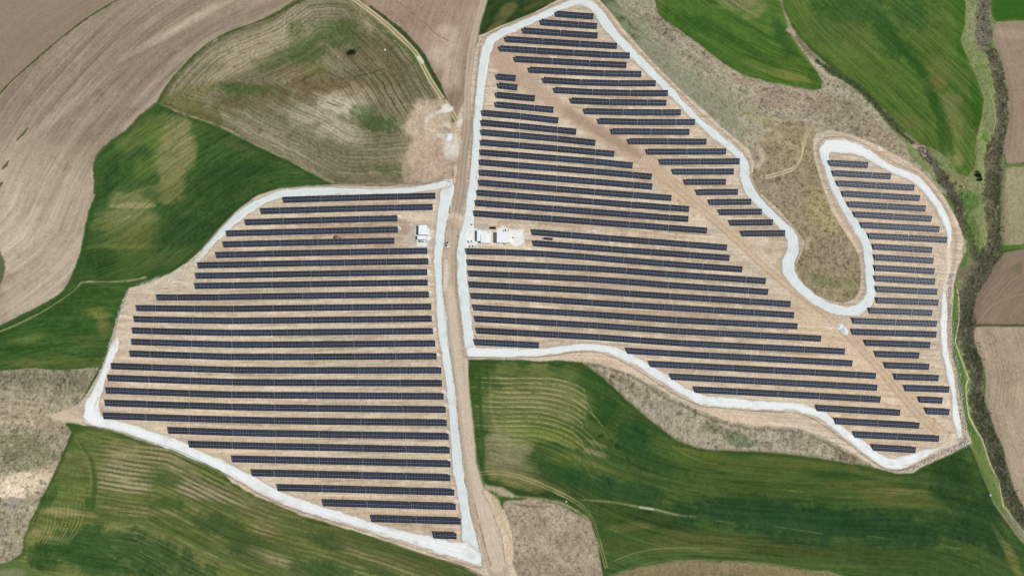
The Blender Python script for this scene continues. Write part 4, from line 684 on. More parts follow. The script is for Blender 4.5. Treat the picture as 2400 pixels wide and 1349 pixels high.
    stroke(m, [(2222,576,8),(2225,600,9),(2223,640,9),(2214,690,10)], (230,222,210), .75, 1.5, 2.5, fade=.5); stroke(m, [(458,614,8),(440,630,10),(410,645,9),(370,658,7)], (222,214,202), .6, 1.5, 3, fade=.9); stroke(m, [(474,598,12),(446,626,20),(408,648,20),(364,661,16),(330,668,8)], (218,208,194), .65, 2, 4, fade=.9, rough=.18); stroke(m, [(2240,1020,12),(2225,1042,10),(2200,1050,6)], (222,206,184), .7, 1.5, 2.5, fade=.5)
    # gravel scraps pushed off the road edge
    for x, y, w in [(440,628,4),(425,640,5),(400,650,5),(470,610,4),(380,658,4),(350,664,5)]:
        stroke(m, [(x-20,y+14,w),(x,y,w+3),(x+20,y-14,w)], (196,180,158), .7, 1, 2.4, fade=1.0, rough=.2)
    # gravel pads
    field(m, r_pad, [(955,574),(962,546),(980,524),(1006,522),(1014,545),(1011,572),(1002,583),(975,583)], (188,182,170), soft=2.5, wob=5, grain=10, rough=.05, clump=8)
    for pts in [[(974,536),(985,526),(1000,527),(1008,540),(1008,560),(1003,572),(1001,579),(975,578),(975,566),(972,552)],
                [(1110,530),(1118,545),(1118,575),(1094,575),(1092,550),(1100,535)],
                [(1196,540),(1214,538),(1232,533),(1230,548),(1228,566),(1218,576),(1206,578),(1196,568),(1180,572),(1164,568),(1166,536),(1180,532)],
                [(1112,536),(1150,540),(1152,548),(1120,572),(1112,572)]]:
        field(m, r_pad, pts, (226,226,221), soft=.8, wob=4.5, grain=8, rough=.05, clump=3)
    for pts in [[(956,560),(972,545),(976,570),(975,580),(957,572)], [(1002,566),(1018,560),(1019,572),(1004,574)], [(1116,524),(1140,523),(1150,534),(1120,538)]]:
        field(m, r_pad, pts, (180,172,156), soft=1.5, wob=2.5, grain=7, clump=4)
    stroke(m, [(960,545,5),(972,530,5),(1000,512,6),(1014,506,4)], (190,182,162), .5, 2, 3, fade=.8)
    stroke(m, [(1050,505,18),(1068,505,14),(1084,512,14)], (216,198,178), .7, 2, 2.5, fade=.5); stroke(m, [(1064,520,14),(1080,522,12)], (206,180,152), .7, 2, 2.5)
    for x, y in [(1007,682),(1013,741),(1017,769),(1025,828),(1029,858),(1041,917),(1046,949),(1052,1076),(1005,604),(1003,634),(936,505),(935,532),(1003,664),(1070,1172),(1050,1010),(1404,279),(1639,441),(1921,950),(2062,345),(1392,540),(1478,252),(1240,581),(1230,579)]:
        stroke(m, [(x-3,y,4),(x+2,y+1,5),(x+3,y+6,3)], (232,228,220), .9, .6, 1.2, rid=r_pad, fade=.3)
    # dark damp patches of freshly dug soil
    stroke(m, [(735,556,5),(752,552,7),(748,558,5)], (160,136,112), .7, 1.2, 1.2); stroke(m, [(800,552,9),(830,551,10),(842,549,7)], (166,140,114), .75, 1.2, 1.2)
    for x, y in [(2235,690),(2240,900)]: pass
    stroke(m, [(1690,768,4),(1740,775,5),(1790,783,4)], (120,112,104), .4, 1.5, 2, fade=.6)
    # stream gully
    for P_, dp in [([(2305,-20,20),(2306,92,20),(2325,125,20),(2344,205,20),(2350,290,20),(2328,370,30),(2328,470,30),(2334,560,28),(2305,630,36),(2272,690,32),(2264,790,32),(2290,880,28),(2290,940,28),(2326,1030,30),(2356,1130,30),(2410,1230,28),(2470,1300,28)],1.5),
                   ([(2155,345,10),(2205,410,18),(2246,490,18),(2278,575,12),(2300,630,16)],1.2), ([(1915,142,8),(2005,200,10),(2082,282,10),(2150,340,10)],1.0)]:
        w, sd = m.strokesd(S(P_), 12)
        if w is not None: m.h[w] -= dp*(1-sstep(-5, 7, sd))

def to_linear(c):
    g_ = c.mean(-1, keepdims=True); c = g_+(c-g_)*.9
    c = np.clip(c, 6, 252)/255.*np.array([1.0, .99, .965], np.float32)
    return np.where(c <= .04045, c/12.92, ((c+.055)/1.055)**2.4)
# ------------------------------------------------------------------ materials
def mat(name, col, rough=.6, metal=0., spec=.3):
    m = bpy.data.materials.new(name); m.use_nodes = True
    b = m.node_tree.nodes['Principled BSDF']
    b.inputs['Base Color'].default_value = (*col, 1); b.inputs['Roughness'].default_value = rough
    b.inputs['Metallic'].default_value = metal; b.inputs['Specular IOR Level'].default_value = spec
    return m

def noisy(name, c1, c2, scale=3., rough=.6, metal=0., spec=.3):
    m = mat(name, c1, rough, metal, spec); nt = m.node_tree; b = nt.nodes['Principled BSDF']
    tc = nt.nodes.new('ShaderNodeTexCoord'); n = nt.nodes.new('ShaderNodeTexNoise'); n.inputs['Scale'].default_value = scale
    n.inputs['Detail'].default_value = 5
    mx = nt.nodes.new('ShaderNodeMix'); mx.data_type = 'RGBA'
    mx.inputs[6].default_value = (*c1, 1); mx.inputs[7].default_value = (*c2, 1)
    nt.links.new(tc.outputs['Object'], n.inputs['Vector']); nt.links.new(n.outputs['Fac'], mx.inputs[0])
    nt.links.new(mx.outputs[2], b.inputs['Base Color'])
    return m

def ground_material(name, amp, bump):
    m = mat(name, (.3, .25, .2), .95, 0, .08); nt = m.node_tree; b = nt.nodes['Principled BSDF']
    at = nt.nodes.new('ShaderNodeAttribute'); at.attribute_name = 'tone'
    ge = nt.nodes.new('ShaderNodeNewGeometry')
    n = nt.nodes.new('ShaderNodeTexNoise'); n.inputs['Scale'].default_value = 1.1; n.inputs['Detail'].default_value = 6; n.inputs['Roughness'].default_value = .7
    mr = nt.nodes.new('ShaderNodeMapRange'); mr.inputs[1].default_value = .3; mr.inputs[2].default_value = .7
    mr.inputs[3].default_value = 1-amp; mr.inputs[4].default_value = 1+amp
    vm = nt.nodes.new('ShaderNodeVectorMath'); vm.operation = 'SCALE'
    nt.links.new(ge.outputs['Position'], n.inputs['Vector']); nt.links.new(n.outputs['Fac'], mr.inputs[0])
    nt.links.new(at.outputs['Color'], vm.inputs[0]); nt.links.new(mr.outputs[0], vm.inputs['Scale'])
    nt.links.new(vm.outputs[0], b.inputs['Base Color'])
    bp = nt.nodes.new('ShaderNodeBump'); bp.inputs['Strength'].default_value = bump; bp.inputs['Distance'].default_value = .12
    nt.links.new(n.outputs['Fac'], bp.inputs['Height']); nt.links.new(bp.outputs[0], b.inputs['Normal'])
    return m
M_GROUND = ground_material('field_soil', .22, .35)
M_GRAVEL = ground_material('crushed_white_gravel', .06, .08)

# ------------------------------------------------------------------ ground meshes
ALB = 1.0
def raw_mesh(name, co, quads, tone):
    me = bpy.data.meshes.new(name)
    me.vertices.add(len(co)); me.vertices.foreach_set('co', co.astype(np.float32).ravel())
    me.loops.add(quads.size); me.loops.foreach_set('vertex_index', quads.astype(np.int32).ravel())
    me.polygons.add(len(quads)); me.polygons.foreach_set('loop_start', np.arange(0, quads.size, 4, dtype=np.int32))
    me.update(calc_edges=True)
    a = me.attributes.new('tone', 'FLOAT_COLOR', 'POINT')
    rgba = np.ones((len(co), 4), np.float32); rgba[:, :3] = tone
    a.data.foreach_set('color', rgba.ravel())
    me.materials.append(M_GRAVEL if name in ('gravel_road', 'gravel_pad') else M_GROUND)
    return me

FX0, FX1, FY0, FY1, STEP = -486.0, 486.0, -128.0, 408.0, .5
m = Map(FX0, FX1, FY0, FY1, STEP)
paint(m)
m.z = m.h + relief(m.X, m.Y).astype(np.float32)
HT = m.z
def zat(x, y):
    i = (x-FX0)/STEP; j = (y-FY0)/STEP
    if i < 0 or j < 0 or i >= HT.shape[1]-2 or j >= HT.shape[0]-2: return float(relief(x, y))
    a, b = int(i), int(j); u, v = i-a, j-b
    return float((HT[b, a]*(1-u)+HT[b, a+1]*u)*(1-v)+(HT[b+1, a]*(1-u)+HT[b+1, a+1]*u)*v)

def build_ground(m, hole=None):
    ny, nx = m.X.shape
    idx = np.arange(ny*nx).reshape(ny, nx)
    quads = np.stack([idx[:-1, :-1], idx[:-1, 1:], idx[1:, 1:], idx[1:, :-1]], -1).reshape(-1, 4)
    rid = m.r[:-1, :-1].ravel()
    keep = np.ones(len(quads), bool)
    if hole is not None:
        cx = m.X[:-1, :-1].ravel()+m.step/2; cy = m.Y[:-1, :-1].ravel()+m.step/2
        keep = ~((cx > hole[0]) & (cx < hole[1]) & (cy > hole[2]) & (cy < hole[3]))
    co = np.stack([m.X.ravel(), m.Y.ravel(), m.z.ravel()], -1)
    tone = to_linear(m.c.reshape(-1, 3))*ALB
    out = {}
    for k in np.unique(rid):
        q = quads[(rid == k) & keep]
        if len(q) == 0: continue
        used = np.unique(q)
        remap = np.zeros(len(co), np.int64); remap[used] = np.arange(len(used))
        out[int(k)] = (co[used], remap[q], tone[used])
    return out
fine = build_ground(m)
C_ = 6.0
mo = Map(-486-C_*60, 486+C_*60, -128.0-C_*45, 408+C_*60, C_)
paint(mo)
mo.z = relief(mo.X, mo.Y).astype(np.float32)
coarse = build_ground(mo, (FX0, FX1, FY0, FY1))
for k in sorted(set(fine) | set(coarse)):
    parts = [d[k] for d in (fine, coarse) if k in d]
    co = np.vstack([p[0] for p in parts]); off = 0; qs = []
    for p in parts: qs.append(p[1]+off); off += len(p[0])
    name, label, cat = REG[k]
    o = bpy.data.objects.new(name, raw_mesh(name, co, np.vstack(qs), np.vstack([p[2] for p in parts])))
    o['kind'] = 'structure'; o['label'] = label; o['category'] = cat
    COL.objects.link(o)
# far land out to the horizon
def far_land():
    x0, x1, y0, y1 = mo.x[0], mo.x[-1], mo.y[0], mo.y[-1]
    co = np.array([(x0,y0,0),(x1,y0,0),(x1,y1,0),(x0,y1,0),(-9000,-9000,-6),(9000,-9000,-6),(9000,9000,-6),(-9000,9000,-6)], float)
    for i in range(4): co[i, 2] = relief(co[i, 0], co[i, 1])-1.5
    q = np.array([(4,5,1,0),(5,6,2,1),(6,7,3,2),(7,4,0,3)])
    o = bpy.data.objects.new('distant_land', raw_mesh('distant_land', co, q, np.tile(to_linear(np.array([[130,124,92]])), (8, 1))))
    o['kind'] = 'structure'; o['label'] = 'flat farmland reaching to the horizon'; o['category'] = 'land'; COL.objects.link(o)
far_land()

# ------------------------------------------------------------------ helpers for things
def tag(o, label, cat, group=None, kind=None):
    o['label'] = label; o['category'] = cat
    if group: o['group'] = group
    if kind: o['kind'] = kind
    return o
def thing(name, x, y, rz, label, cat, group=None, up=0.):
    o = bpy.data.objects.new(name, None); COL.objects.link(o)
    o.location = (x, y, zat(x, y)+up); o.rotation_euler = (0, 0, rz); o.empty_display_size = 1
    return tag(o, label, cat, group)
class MB:
    def __init__(s): s.v = []; s.f = []; s.mi = []
    def quad(s, a, b, c, d, mi=0):
        n = len(s.v); s.v += [a, b, c, d]; s.f.append((n, n+1, n+2, n+3)); s.mi.append(mi)
    def box(s, x0, x1, y0, y1, z0, z1, mi=0, T=None):
        n = len(s.v)
        p = [(x0,y0,z0),(x1,y0,z0),(x1,y1,z0),(x0,y1,z0),(x0,y0,z1),(x1,y0,z1),(x1,y1,z1),(x0,y1,z1)]
        if T: p = [T(*q) for q in p]
        s.v += p
        for f in [(0,3,2,1),(4,5,6,7),(0,1,5,4),(1,2,6,5),(2,3,7,6),(3,0,4,7)]:
            s.f.append(tuple(n+i for i in f)); s.mi.append(mi)
    def tube(s, a, b, r, n=8, mi=0, r2=None):
        a, b = Vector(a), Vector(b); d = (b-a).normalized(); r2 = r if r2 is None else r2
        u = d.orthogonal().normalized(); w = d.cross(u); k = len(s.v)
        for i in range(n):
            t = 2*math.pi*i/n; e = u*math.cos(t)+w*math.sin(t); s.v += [tuple(a+e*r), tuple(b+e*r2)]
        for i in range(n):
            j = (i+1) % n; s.f.append((k+2*i, k+2*j, k+2*j+1, k+2*i+1)); s.mi.append(mi)
        s.f.append(tuple(k+2*i for i in reversed(range(n)))); s.mi.append(mi)
        s.f.append(tuple(k+2*i+1 for i in range(n))); s.mi.append(mi)
    def mesh(s, name, mats, bevel=0, smooth=False):
        me = bpy.data.meshes.new(name); me.from_pydata(s.v, [], s.f)
        for q in mats: me.materials.append(q)
        me.polygons.foreach_set('material_index', s.mi)
        if bevel:
            bm = bmesh.new(); bm.from_mesh(me)
            bmesh.ops.remove_doubles(bm, verts=bm.verts, dist=1e-4)
            bmesh.ops.bevel(bm, geom=[e for e in bm.edges], offset=bevel, segments=2, affect='EDGES', clamp_overlap=True)
            bm.to_mesh(me); bm.free()
        if smooth: me.polygons.foreach_set('use_smooth', [True]*len(me.polygons))
        me.update(); return me
    def build(s, name, mats, parent=None, **k):
        if not isinstance(mats, (list, tuple)): mats = [mats]
        o = bpy.data.objects.new(name, s.mesh(name, mats, **k)); COL.objects.link(o)
        if parent is not None: o.parent = parent
        return o

# ------------------------------------------------------------------ solar rows
NCOL, PIT, CH, TL = 28, 1.146, 5.15, R(22)
CY, SY = math.cos(TL), math.sin(TL)
ZLO = .75
def module_material():
    m = mat('solar_glass', (.012, .015, .03), .12, 0, .5); nt = m.node_tree; b = nt.nodes['Principled BSDF']
    at = nt.nodes.new('ShaderNodeAttribute'); at.attribute_name = 'tint'
    oi = nt.nodes.new('ShaderNodeObjectInfo')
    ad = nt.nodes.new('ShaderNodeMath'); ad.operation = 'ADD'
    fr = nt.nodes.new('ShaderNodeMath'); fr.operation = 'FRACT'
    nt.links.new(at.outputs['Fac'], ad.inputs[0]); nt.links.new(oi.outputs['Random'], ad.inputs[1]); nt.links.new(ad.outputs[0], fr.inputs[0])
    cr = nt.nodes.new('ShaderNodeValToRGB')
    e = cr.color_ramp.elements
    e[0].position = 0; e[0].color = (.0050, .0055, .010, 1); e[1].position = 1; e[1].color = (.006, .008, .017, 1)
    for p, c in [(.4, (.0055,.0065,.013,1)), (.66, (.007,.010,.021,1)), (.82, (.009,.017,.036,1)), (.90, (.012,.026,.055,1))]:
        q = e.new(p); q.color = c
    nt.links.new(fr.outputs[0], cr.inputs[0]); vm = nt.nodes.new('ShaderNodeVectorMath'); vm.operation = 'SCALE'; mr = nt.nodes.new('ShaderNodeMapRange')
    mr.inputs[3].default_value = .65; mr.inputs[4].default_value = 1.7
    nt.links.new(oi.outputs['Random'], mr.inputs[0]); nt.links.new(cr.outputs[0], vm.inputs[0]); nt.links.new(mr.outputs[0], vm.inputs['Scale'])
    nt.links.new(vm.outputs[0], b.inputs['Base Color'])
    return m
M_GLASS = module_material()
M_ALU = noisy('aluminium_frame', (.20, .21, .235), (.26, .275, .30), 2., .55, .15, .3)
M_STEEL = noisy('galvanised_steel', (.24, .25, .26), (.33, .34, .35), 3., .5, .5, .4)

def table_mesh(n, name, e=0., alu=None):
    L = n*PIT; mb = MB(); k = 0
    def T(x, y, z):  # y along chord from low edge, z along normal
        yy = y-CH/2
        return (x, yy*CY - z*SY, ZLO+y*SY+z*CY)
    mb.box(-L/2-.12, L/2+.12, 0, CH, -.05, 0, 0, T)
    rng = random.Random(n); tints = [0.0]*6
    half = CH/2
    for c in range(n):
        # tint runs: neighbouring columns share a shade, with dark alternates
        base = (.25*math.sin(c*.9+n)+.5)*.55 + (.25 if c % 2 else 0)
        x0 = -L/2+c*PIT+.075+e; x1 = x0+PIT-.15-2*e
        for r in range(2):
            y0 = r*half+(.12 if r else .05); y1 = (r+1)*half-(.05 if r else .12)
            ym = (y0+y1)/2; t = (base+rng.uniform(-.07, .07)) % 1
            for a, b in ((y0, ym-.022-e), (ym+.022+e, y1)):
                mb.quad(T(x0, a, .006), T(x1, a, .006), T(x1, b, .006), T(x0, b, .006), 1); tints.append(t)
    me = mb.mesh(name, [alu or M_ALU, M_GLASS])
    a = me.attributes.new('tint', 'FLOAT', 'FACE'); a.data.foreach_set('value', np.array(tints, np.float32))
    return me
def frame_mesh(n, name):
    L = n*PIT; mb = MB()
    def T(x, y, z):
        yy = y-CH/2
        return (x, yy*CY - z*SY, ZLO+y*SY+z*CY)
    for y in (.7, 1.9, 3.2, 4.4): mb.box(-L/2-.3, L/2+.3, y-.04, y+.04, -.14, -.055, 0, T)
    k = n//4
    for i in range(k):
        x = -L/2+L*(i+.5)/k
        mb.box(x-.05, x+.05, .35, CH-.35, -.26, -.145, 0, T)
        for y in (1.2, 3.9):
            p = T(x, y, -.2)
            mb.box(x-.06, x+.06, p[1]-.07, p[1]+.07, -.6, p[2])
    return mb.mesh(name, [M_STEEL])
TBL = {28: table_mesh(28, 'panel_table'), 14: table_mesh(14, 'panel_table')}
M_ALU_GLARE = noisy('sky_glare_aluminium_frame', (.27, .285, .31), (.34, .355, .38), 2., .5, .15, .4)  # same frame metal, lightened: sky glare on the eastern tables painted into its colour
TBL_GLARE = {28: table_mesh(28, 'panel_table', .015, M_ALU_GLARE), 14: table_mesh(14, 'panel_table', .015, M_ALU_GLARE)}  # frame lines widened as well, to carry that painted sky glare
FRM = {28: frame_mesh(28, 'mounting_frame'), 14: frame_mesh(14, 'mounting_frame')}

HALF_LEFT = {'W'}
ORD = ['first','second','third','fourth','fifth','sixth','seventh','eighth','ninth','tenth','eleventh','twelfth','thirteenth','fourteenth','fifteenth','sixteenth','seventeenth','eighteenth','nineteenth','twentieth',
       'twenty-first','twenty-second','twenty-third','twenty-fourth','twenty-fifth','twenty-sixth','twenty-seventh','twenty-eighth']
NUM = {1:'half a table',2:'one table',3:'one and a half tables',4:'two tables',5:'two and a half tables',6:'three tables',7:'three and a half tables',8:'four tables',9:'four and a half tables',10:'five tables',11:'five and a half tables',12:'six tables',13:'six and a half tables',14:'seven tables',15:'seven and a half tables',16:'eight tables',17:'eight and a half tables',18:'nine tables',19:'nine and a half tables',20:'ten tables'}
WHERE = {'W': ('left of the dirt road','solar rows in the block left of the dirt road'),
         'N': ('along the north-east gravel road','solar rows along the diagonal north-east gravel road'),
         'M': ('between dirt road and haul strip','solar rows between the dirt road and the haul strip'),
         'L': ('above the wavy lower gravel road','solar rows above the lower wavy gravel road'),
         'E': ('inside the far right gravel loop','solar rows inside the far right gravel loop')}
SPECIAL = {('W',27): 'shortest dark solar row, half a table, in the bottom tip of the left block',
           ('W',0): 'top solar row of the left block, four tables, right under the curved gravel road',
           ('W',4): 'fifth solar row of the left block, dug soil above it, left of the cabin',
           ('N',0): 'topmost solar row of all, one table, under the apex of the gravel road',
           ('M',25): 'short solar row above the corner where the lower gravel road meets the dirt road',
           ('M',15): 'solar row starting right of the white gravel pad, just above the module pallets',
           ('M',16): 'solar row starting right of the gravel pad, with dark module pallets against its left end',
           ('M',17): 'long solar row just below the white sheds and parked white cars',
           ('E',0): 'single table row at the top of the far right gravel loop',
           ('L',7): 'lowest solar row, one table, in the bottom right bend of the gravel road'}
def path_point(P, cum, s):
    k = min(max(int(np.searchsorted(cum, s)-1), 0), len(P)-2)
    t = (s-cum[k])/(cum[k+1]-cum[k]+1e-9)
    return P[k]*(1-t)+P[k+1]*t
GAP = .62
for blk, rows in ROWS.items():
    for ri, r in enumerate(rows):
        pts = spline([G(x, y, ZLO+CH*SY/2) for x, y in r], 6) if len(r) > 2 else np.array([G(x, y, ZLO+CH*SY/2) for x, y in r])
        cum = np.concatenate([[0], np.cumsum(np.hypot(*np.diff(pts, axis=0).T))])
        Lr = cum[-1]; n = max(1, int(round(Lr/(14*PIT+.25))))
        unit = (Lr+GAP)/n
        sl = [2]*(n//2)
        if n % 2: sl = ([1]+sl) if blk in HALF_LEFT else (sl+[1])
        mid = path_point(pts, cum, Lr/2)
        lab = SPECIAL.get((blk, ri)) or '%s solar row down %s, %s' % (ORD[ri], WHERE[blk][0], NUM[n])
        root = thing('solar_row', mid[0], mid[1], 0, lab, 'solar panels', WHERE[blk][1])
        s = 0.
        for k in sl:
            s0, s1 = s, s+k*unit-GAP; s += k*unit
            a, b = path_point(pts, cum, s0), path_point(pts, cum, s1)
            za, zb = zat(*(a+(b-a)*.1)), zat(*(b+(a-b)*.1))
            L = math.hypot(*(b-a)); c = (a+b)/2; nn = 14*k
            zc = float(relief(*c))
            M = Matrix.Rotation(math.atan2(b[1]-a[1], b[0]-a[0]), 4, 'Z') @ Matrix.Rotation(-math.atan2(float(relief(*b)-relief(*a)), L), 4, 'Y')
            t = bpy.data.objects.new('panel_table', (TBL_GLARE if blk == 'E' and ri < 16 else TBL)[nn]); COL.objects.link(t); t.parent = root
            t.location = (c[0]-root.location.x, c[1]-root.location.y, zc-root.location.z+random.uniform(-.04, .04))
            t.rotation_euler = M.to_euler(); t.scale = (L/(nn*PIT), 1, 1)
            f = bpy.data.objects.new('mounting_frame', FRM[nn]); COL.objects.link(f); f.parent = t
# ------------------------------------------------------------------ cabins
M_WHITE = noisy('white_paint', (.74, .76, .76), (.80, .81, .81), 1.2, .55, 0, .3)
M_WROOF = noisy('white_roof_sheet', (.82, .83, .81), (.86, .87, .85), .8, .45, 0, .4)
M_GREYW = noisy('grey_render', (.36, .36, .35), (.46, .46, .44), 1.5, .8, 0, .2)
M_DARK = noisy('dark_metal', (.03, .032, .035), (.06, .06, .065), 3, .5, .2, .4)
M_GLS = mat('window_glass', (.012, .014, .018), .08, 0, .5)
M_RUB = mat('tyre_rubber', (.015, .015, .016), .85, 0, .2)
M_WCAR = noisy('white_car_paint', (.76, .77, .78), (.80, .81, .82), .6, .25, 0, .6)
M_BCAR = noisy('black_car_paint', (.010, .010, .012), (.016, .016, .018), .6, .22, 0, .6)
M_LAMP = mat('lamp_glass', (.7, .7, .66), .15, 0, .6)
M_RED = mat('tail_lamp', (.25, .01, .01), .25, 0, .5)
M_CONC = noisy('concrete', (.42, .41, .38), (.52, .50, .47), 2, .9, 0, .2)

def corner_frame(px0, px1, py0, py1, up):
    a, b = G(px0, py1, up), G(px1, py1, up); c = G(px0, py0, up)
    return a, b, c
def cabin(name, px0, px1, py0, py1, h, label, cat, pitch=.25, doors=1, wall=M_WHITE, ridge='x', vents=2, group=None):
    """box cabin whose roof covers the surveyed rectangle"""
    a, b, c = corner_frame(px0, px1, py0, py1, h)
    w, d = math.hypot(b[0]-a[0], b[1]-a[1]), math.hypot(c[0]-a[0], c[1]-a[1])
    cx, cy = (b[0]+c[0])/2, (b[1]+c[1])/2
    t = thing(name, cx, cy, 0, label, cat, group)
    m_ = MB(); m_.box(-w/2+.12, w/2-.12, -d/2+.12, d/2-.12, -.4, h-.12); m_.build('wall', wall, t)
    m_ = MB(); m_.box(-w/2+.3-.5, w/2+.2, -d/2-.2, d/2+.2, -.4, .12); m_.build('plinth', M_CONC, t)
    m_ = MB()
    X, Y, z = w/2, d/2, h-.118
    if ridge == 'x':
        v = [(-X,-Y,z),(X,-Y,z),(X,Y,z),(-X,Y,z),(-X,-Y,z+.1),(X,-Y,z+.1),(X,Y,z+.1),(-X,Y,z+.1),(-X,0,z+.1+pitch),(X,0,z+.1+pitch)]
        f = [(0,3,2,1),(0,1,5,4),(2,3,7,6),(4,5,9,8),(6,7,8,9),(1,2,6,9,5),(3,0,4,8,7)]
    else:
        v = [(-X,-Y,z),(X,-Y,z),(X,Y,z),(-X,Y,z),(-X,-Y,z+.1),(X,-Y,z+.1),(X,Y,z+.1),(-X,Y,z+.1),(0,-Y,z+.1+pitch),(0,Y,z+.1+pitch)]
        f = [(0,3,2,1),(3,0,4,7),(1,2,6,5),(5,6,9,8),(7,4,8,9),(0,1,5,8,4),(2,3,7,9,6)]
    m_.v = v; m_.f = f; m_.mi = [0]*len(f)
    n = int((w if ridge == 'x' else d)/1.2)
    for i in range(1, n):   # standing seams
        for sgn in (-1, 1):
            if ridge == 'x':
                x = -X+w*i/n; p = [(x-.03, sgn*Y), (x+.03, sgn*Y)]
                zz = z+.1
                m_.quad((x-.03,sgn*Y,zz+.03),(x+.03,sgn*Y,zz+.03),(x+.03,0,zz+pitch+.03),(x-.03,0,zz+pitch+.03))
            else:
                y = -Y+d*i/n; zz = z+.1
                m_.quad((sgn*X,y-.03,zz+.03),(sgn*X,y+.03,zz+.03),(0,y+.03,zz+pitch+.03),(0,y-.03,zz+pitch+.03))
    m_.build('roof', M_WROOF, t)
    for i in range(doors):
        x = -w/2+w*(i+.5)/doors
        m_ = MB(); m_.box(x-.5, x+.5, -d/2+.06, -d/2+.118, .15, 2.2); dr = m_.build('door', M_GREYW, t)
        m_ = MB(); m_.box(x+.32, x+.4, -d/2+.0, -d/2+.058, 1.0, 1.15); m_.build('handle', M_DARK, dr)
    for i in range(vents):
        y = -d/2+d*(i+.5)/max(vents, 1)
        m_ = MB(); m_.box(w/2-.118, w/2-.06, y-.4, y+.4, 1.6, 2.2)
        for k in range(4): m_.box(w/2-.058, w/2-.03, y-.36, y+.36, 1.66+k*.13, 1.72+k*.13)
        m_.build('vent', M_DARK, t)
    return t, w, d, h
cabin('transformer_cabin', 981, 1000.5, 528, 549.5, 3.0, 'taller white transformer cabin on the gravel pad left of the dirt road', 'cabin', .12, 2, ridge='y')
cabin('annex_cabin', 1000.9, 1005.8, 535.5, 550.5, 2.6, 'narrow white annex against the right wall of the left transformer cabin', 'cabin', .05, 0, ridge='y', vents=1)
cabin('switch_cabin', 978.5, 998.5, 552.2, 560.5, 2.6, 'long low white cabin just below the taller cabin left of the dirt road', 'cabin', .08, 2)
cabin('storage_container', 1118, 1126.2, 539.5, 564.5, 2.6, 'narrow white container against the left side of the middle white shed', 'container', .05, 1, ridge='y', vents=0)
cabin('site_shed', 1126.8, 1150, 548.3, 569, 3.0, 'white shed with two tone roof beside the narrow white container', 'shed', .18, 2, ridge='y')
cabin('control_building', 1164.5, 1194.7, 543.5, 568, 3.7, 'largest white flat roofed building right of the dirt road with long shadow', 'building', .10, 3)
# fence of the left cabin yard and low grey equipment
def yard_fence(name, pts, h, label):
    P = [G(*p) for p in pts]; t = thing(name, P[0][0], P[0][1], 0, label, 'fence'); ox, oy, oz = t.location
    mp, mr = MB(), MB()
    for a, b in zip(P[:-1], P[1:]):
        L = math.hypot(b[0]-a[0], b[1]-a[1]); n = max(1, int(L/2))
        for i in range(n+1):
            x, y = a[0]+(b[0]-a[0])*i/n, a[1]+(b[1]-a[1])*i/n; z = zat(x, y)
            mp.box(x-ox-.04, x-ox+.04, y-oy-.04, y-oy+.04, z-oz-.3, z-oz+h)
        for k in range(4):
            mr.tube((a[0]-ox, a[1]-oy, zat(*a)-oz+.25+k*(h-.35)/3), (b[0]-ox, b[1]-oy, zat(*b)-oz+.25+k*(h-.35)/3), .025, 4)
    mp.build('fence_post', M_STEEL, t); mr.build('rail', M_STEEL, t)
    return t
yard_fence('yard_fence', [(976,527),(1006,526),(1006.5,535)], 1.8, 'low steel rail fence round the top of the left cabin yard')
yard_fence('yard_fence', [(977,563),(977,567),(1001.5,567.5),(1002,552)], 1.8, 'low steel rail fence round the bottom of the left cabin yard')
yard_fence('yard_fence', [(1127,541),(1146,539),(1146.5,546)], 1.8, 'low steel rail fence behind the white shed right of the dirt road')
def unit_box(name, px, py, w, d, h, label, cat):
    x, y = G(px, py); t = thing(name, x, y, 0, label, cat)
    m_ = MB(); m_.box(-w/2, w/2, -d/2, d/2, .15, h); m_.build('housing', M_GREYW, t, bevel=.04)
    m_ = MB(); m_.box(-w/2-.15, w/2+.15, -d/2-.15, d/2+.15, -.3, .148); m_.build('base', M_CONC, t)
    m_ = MB()
    for k in range(6): m_.box(-w/2+.1+k*(w-.2)/6, -w/2+.1+k*(w-.2)/6+(w-.2)/9, -d/2-.1, -d/2-.002, .4, h-.3)
    m_.build('cooling_fins', M_DARK, t)
unit_box('transformer', 989, 565.5, 3.2, 1.5, 1.7, 'grey finned transformer below the long low cabin in the left yard', 'transformer')
unit_box('transformer', 980, 547, .9, 2.2, 1.6, 'small grey transformer in the shade left of the taller left cabin', 'transformer')
unit_box('transformer', 1184, 571.5, 1.6, 1.0, 1.4, 'small grey cabinet below the largest white building', 'transformer')

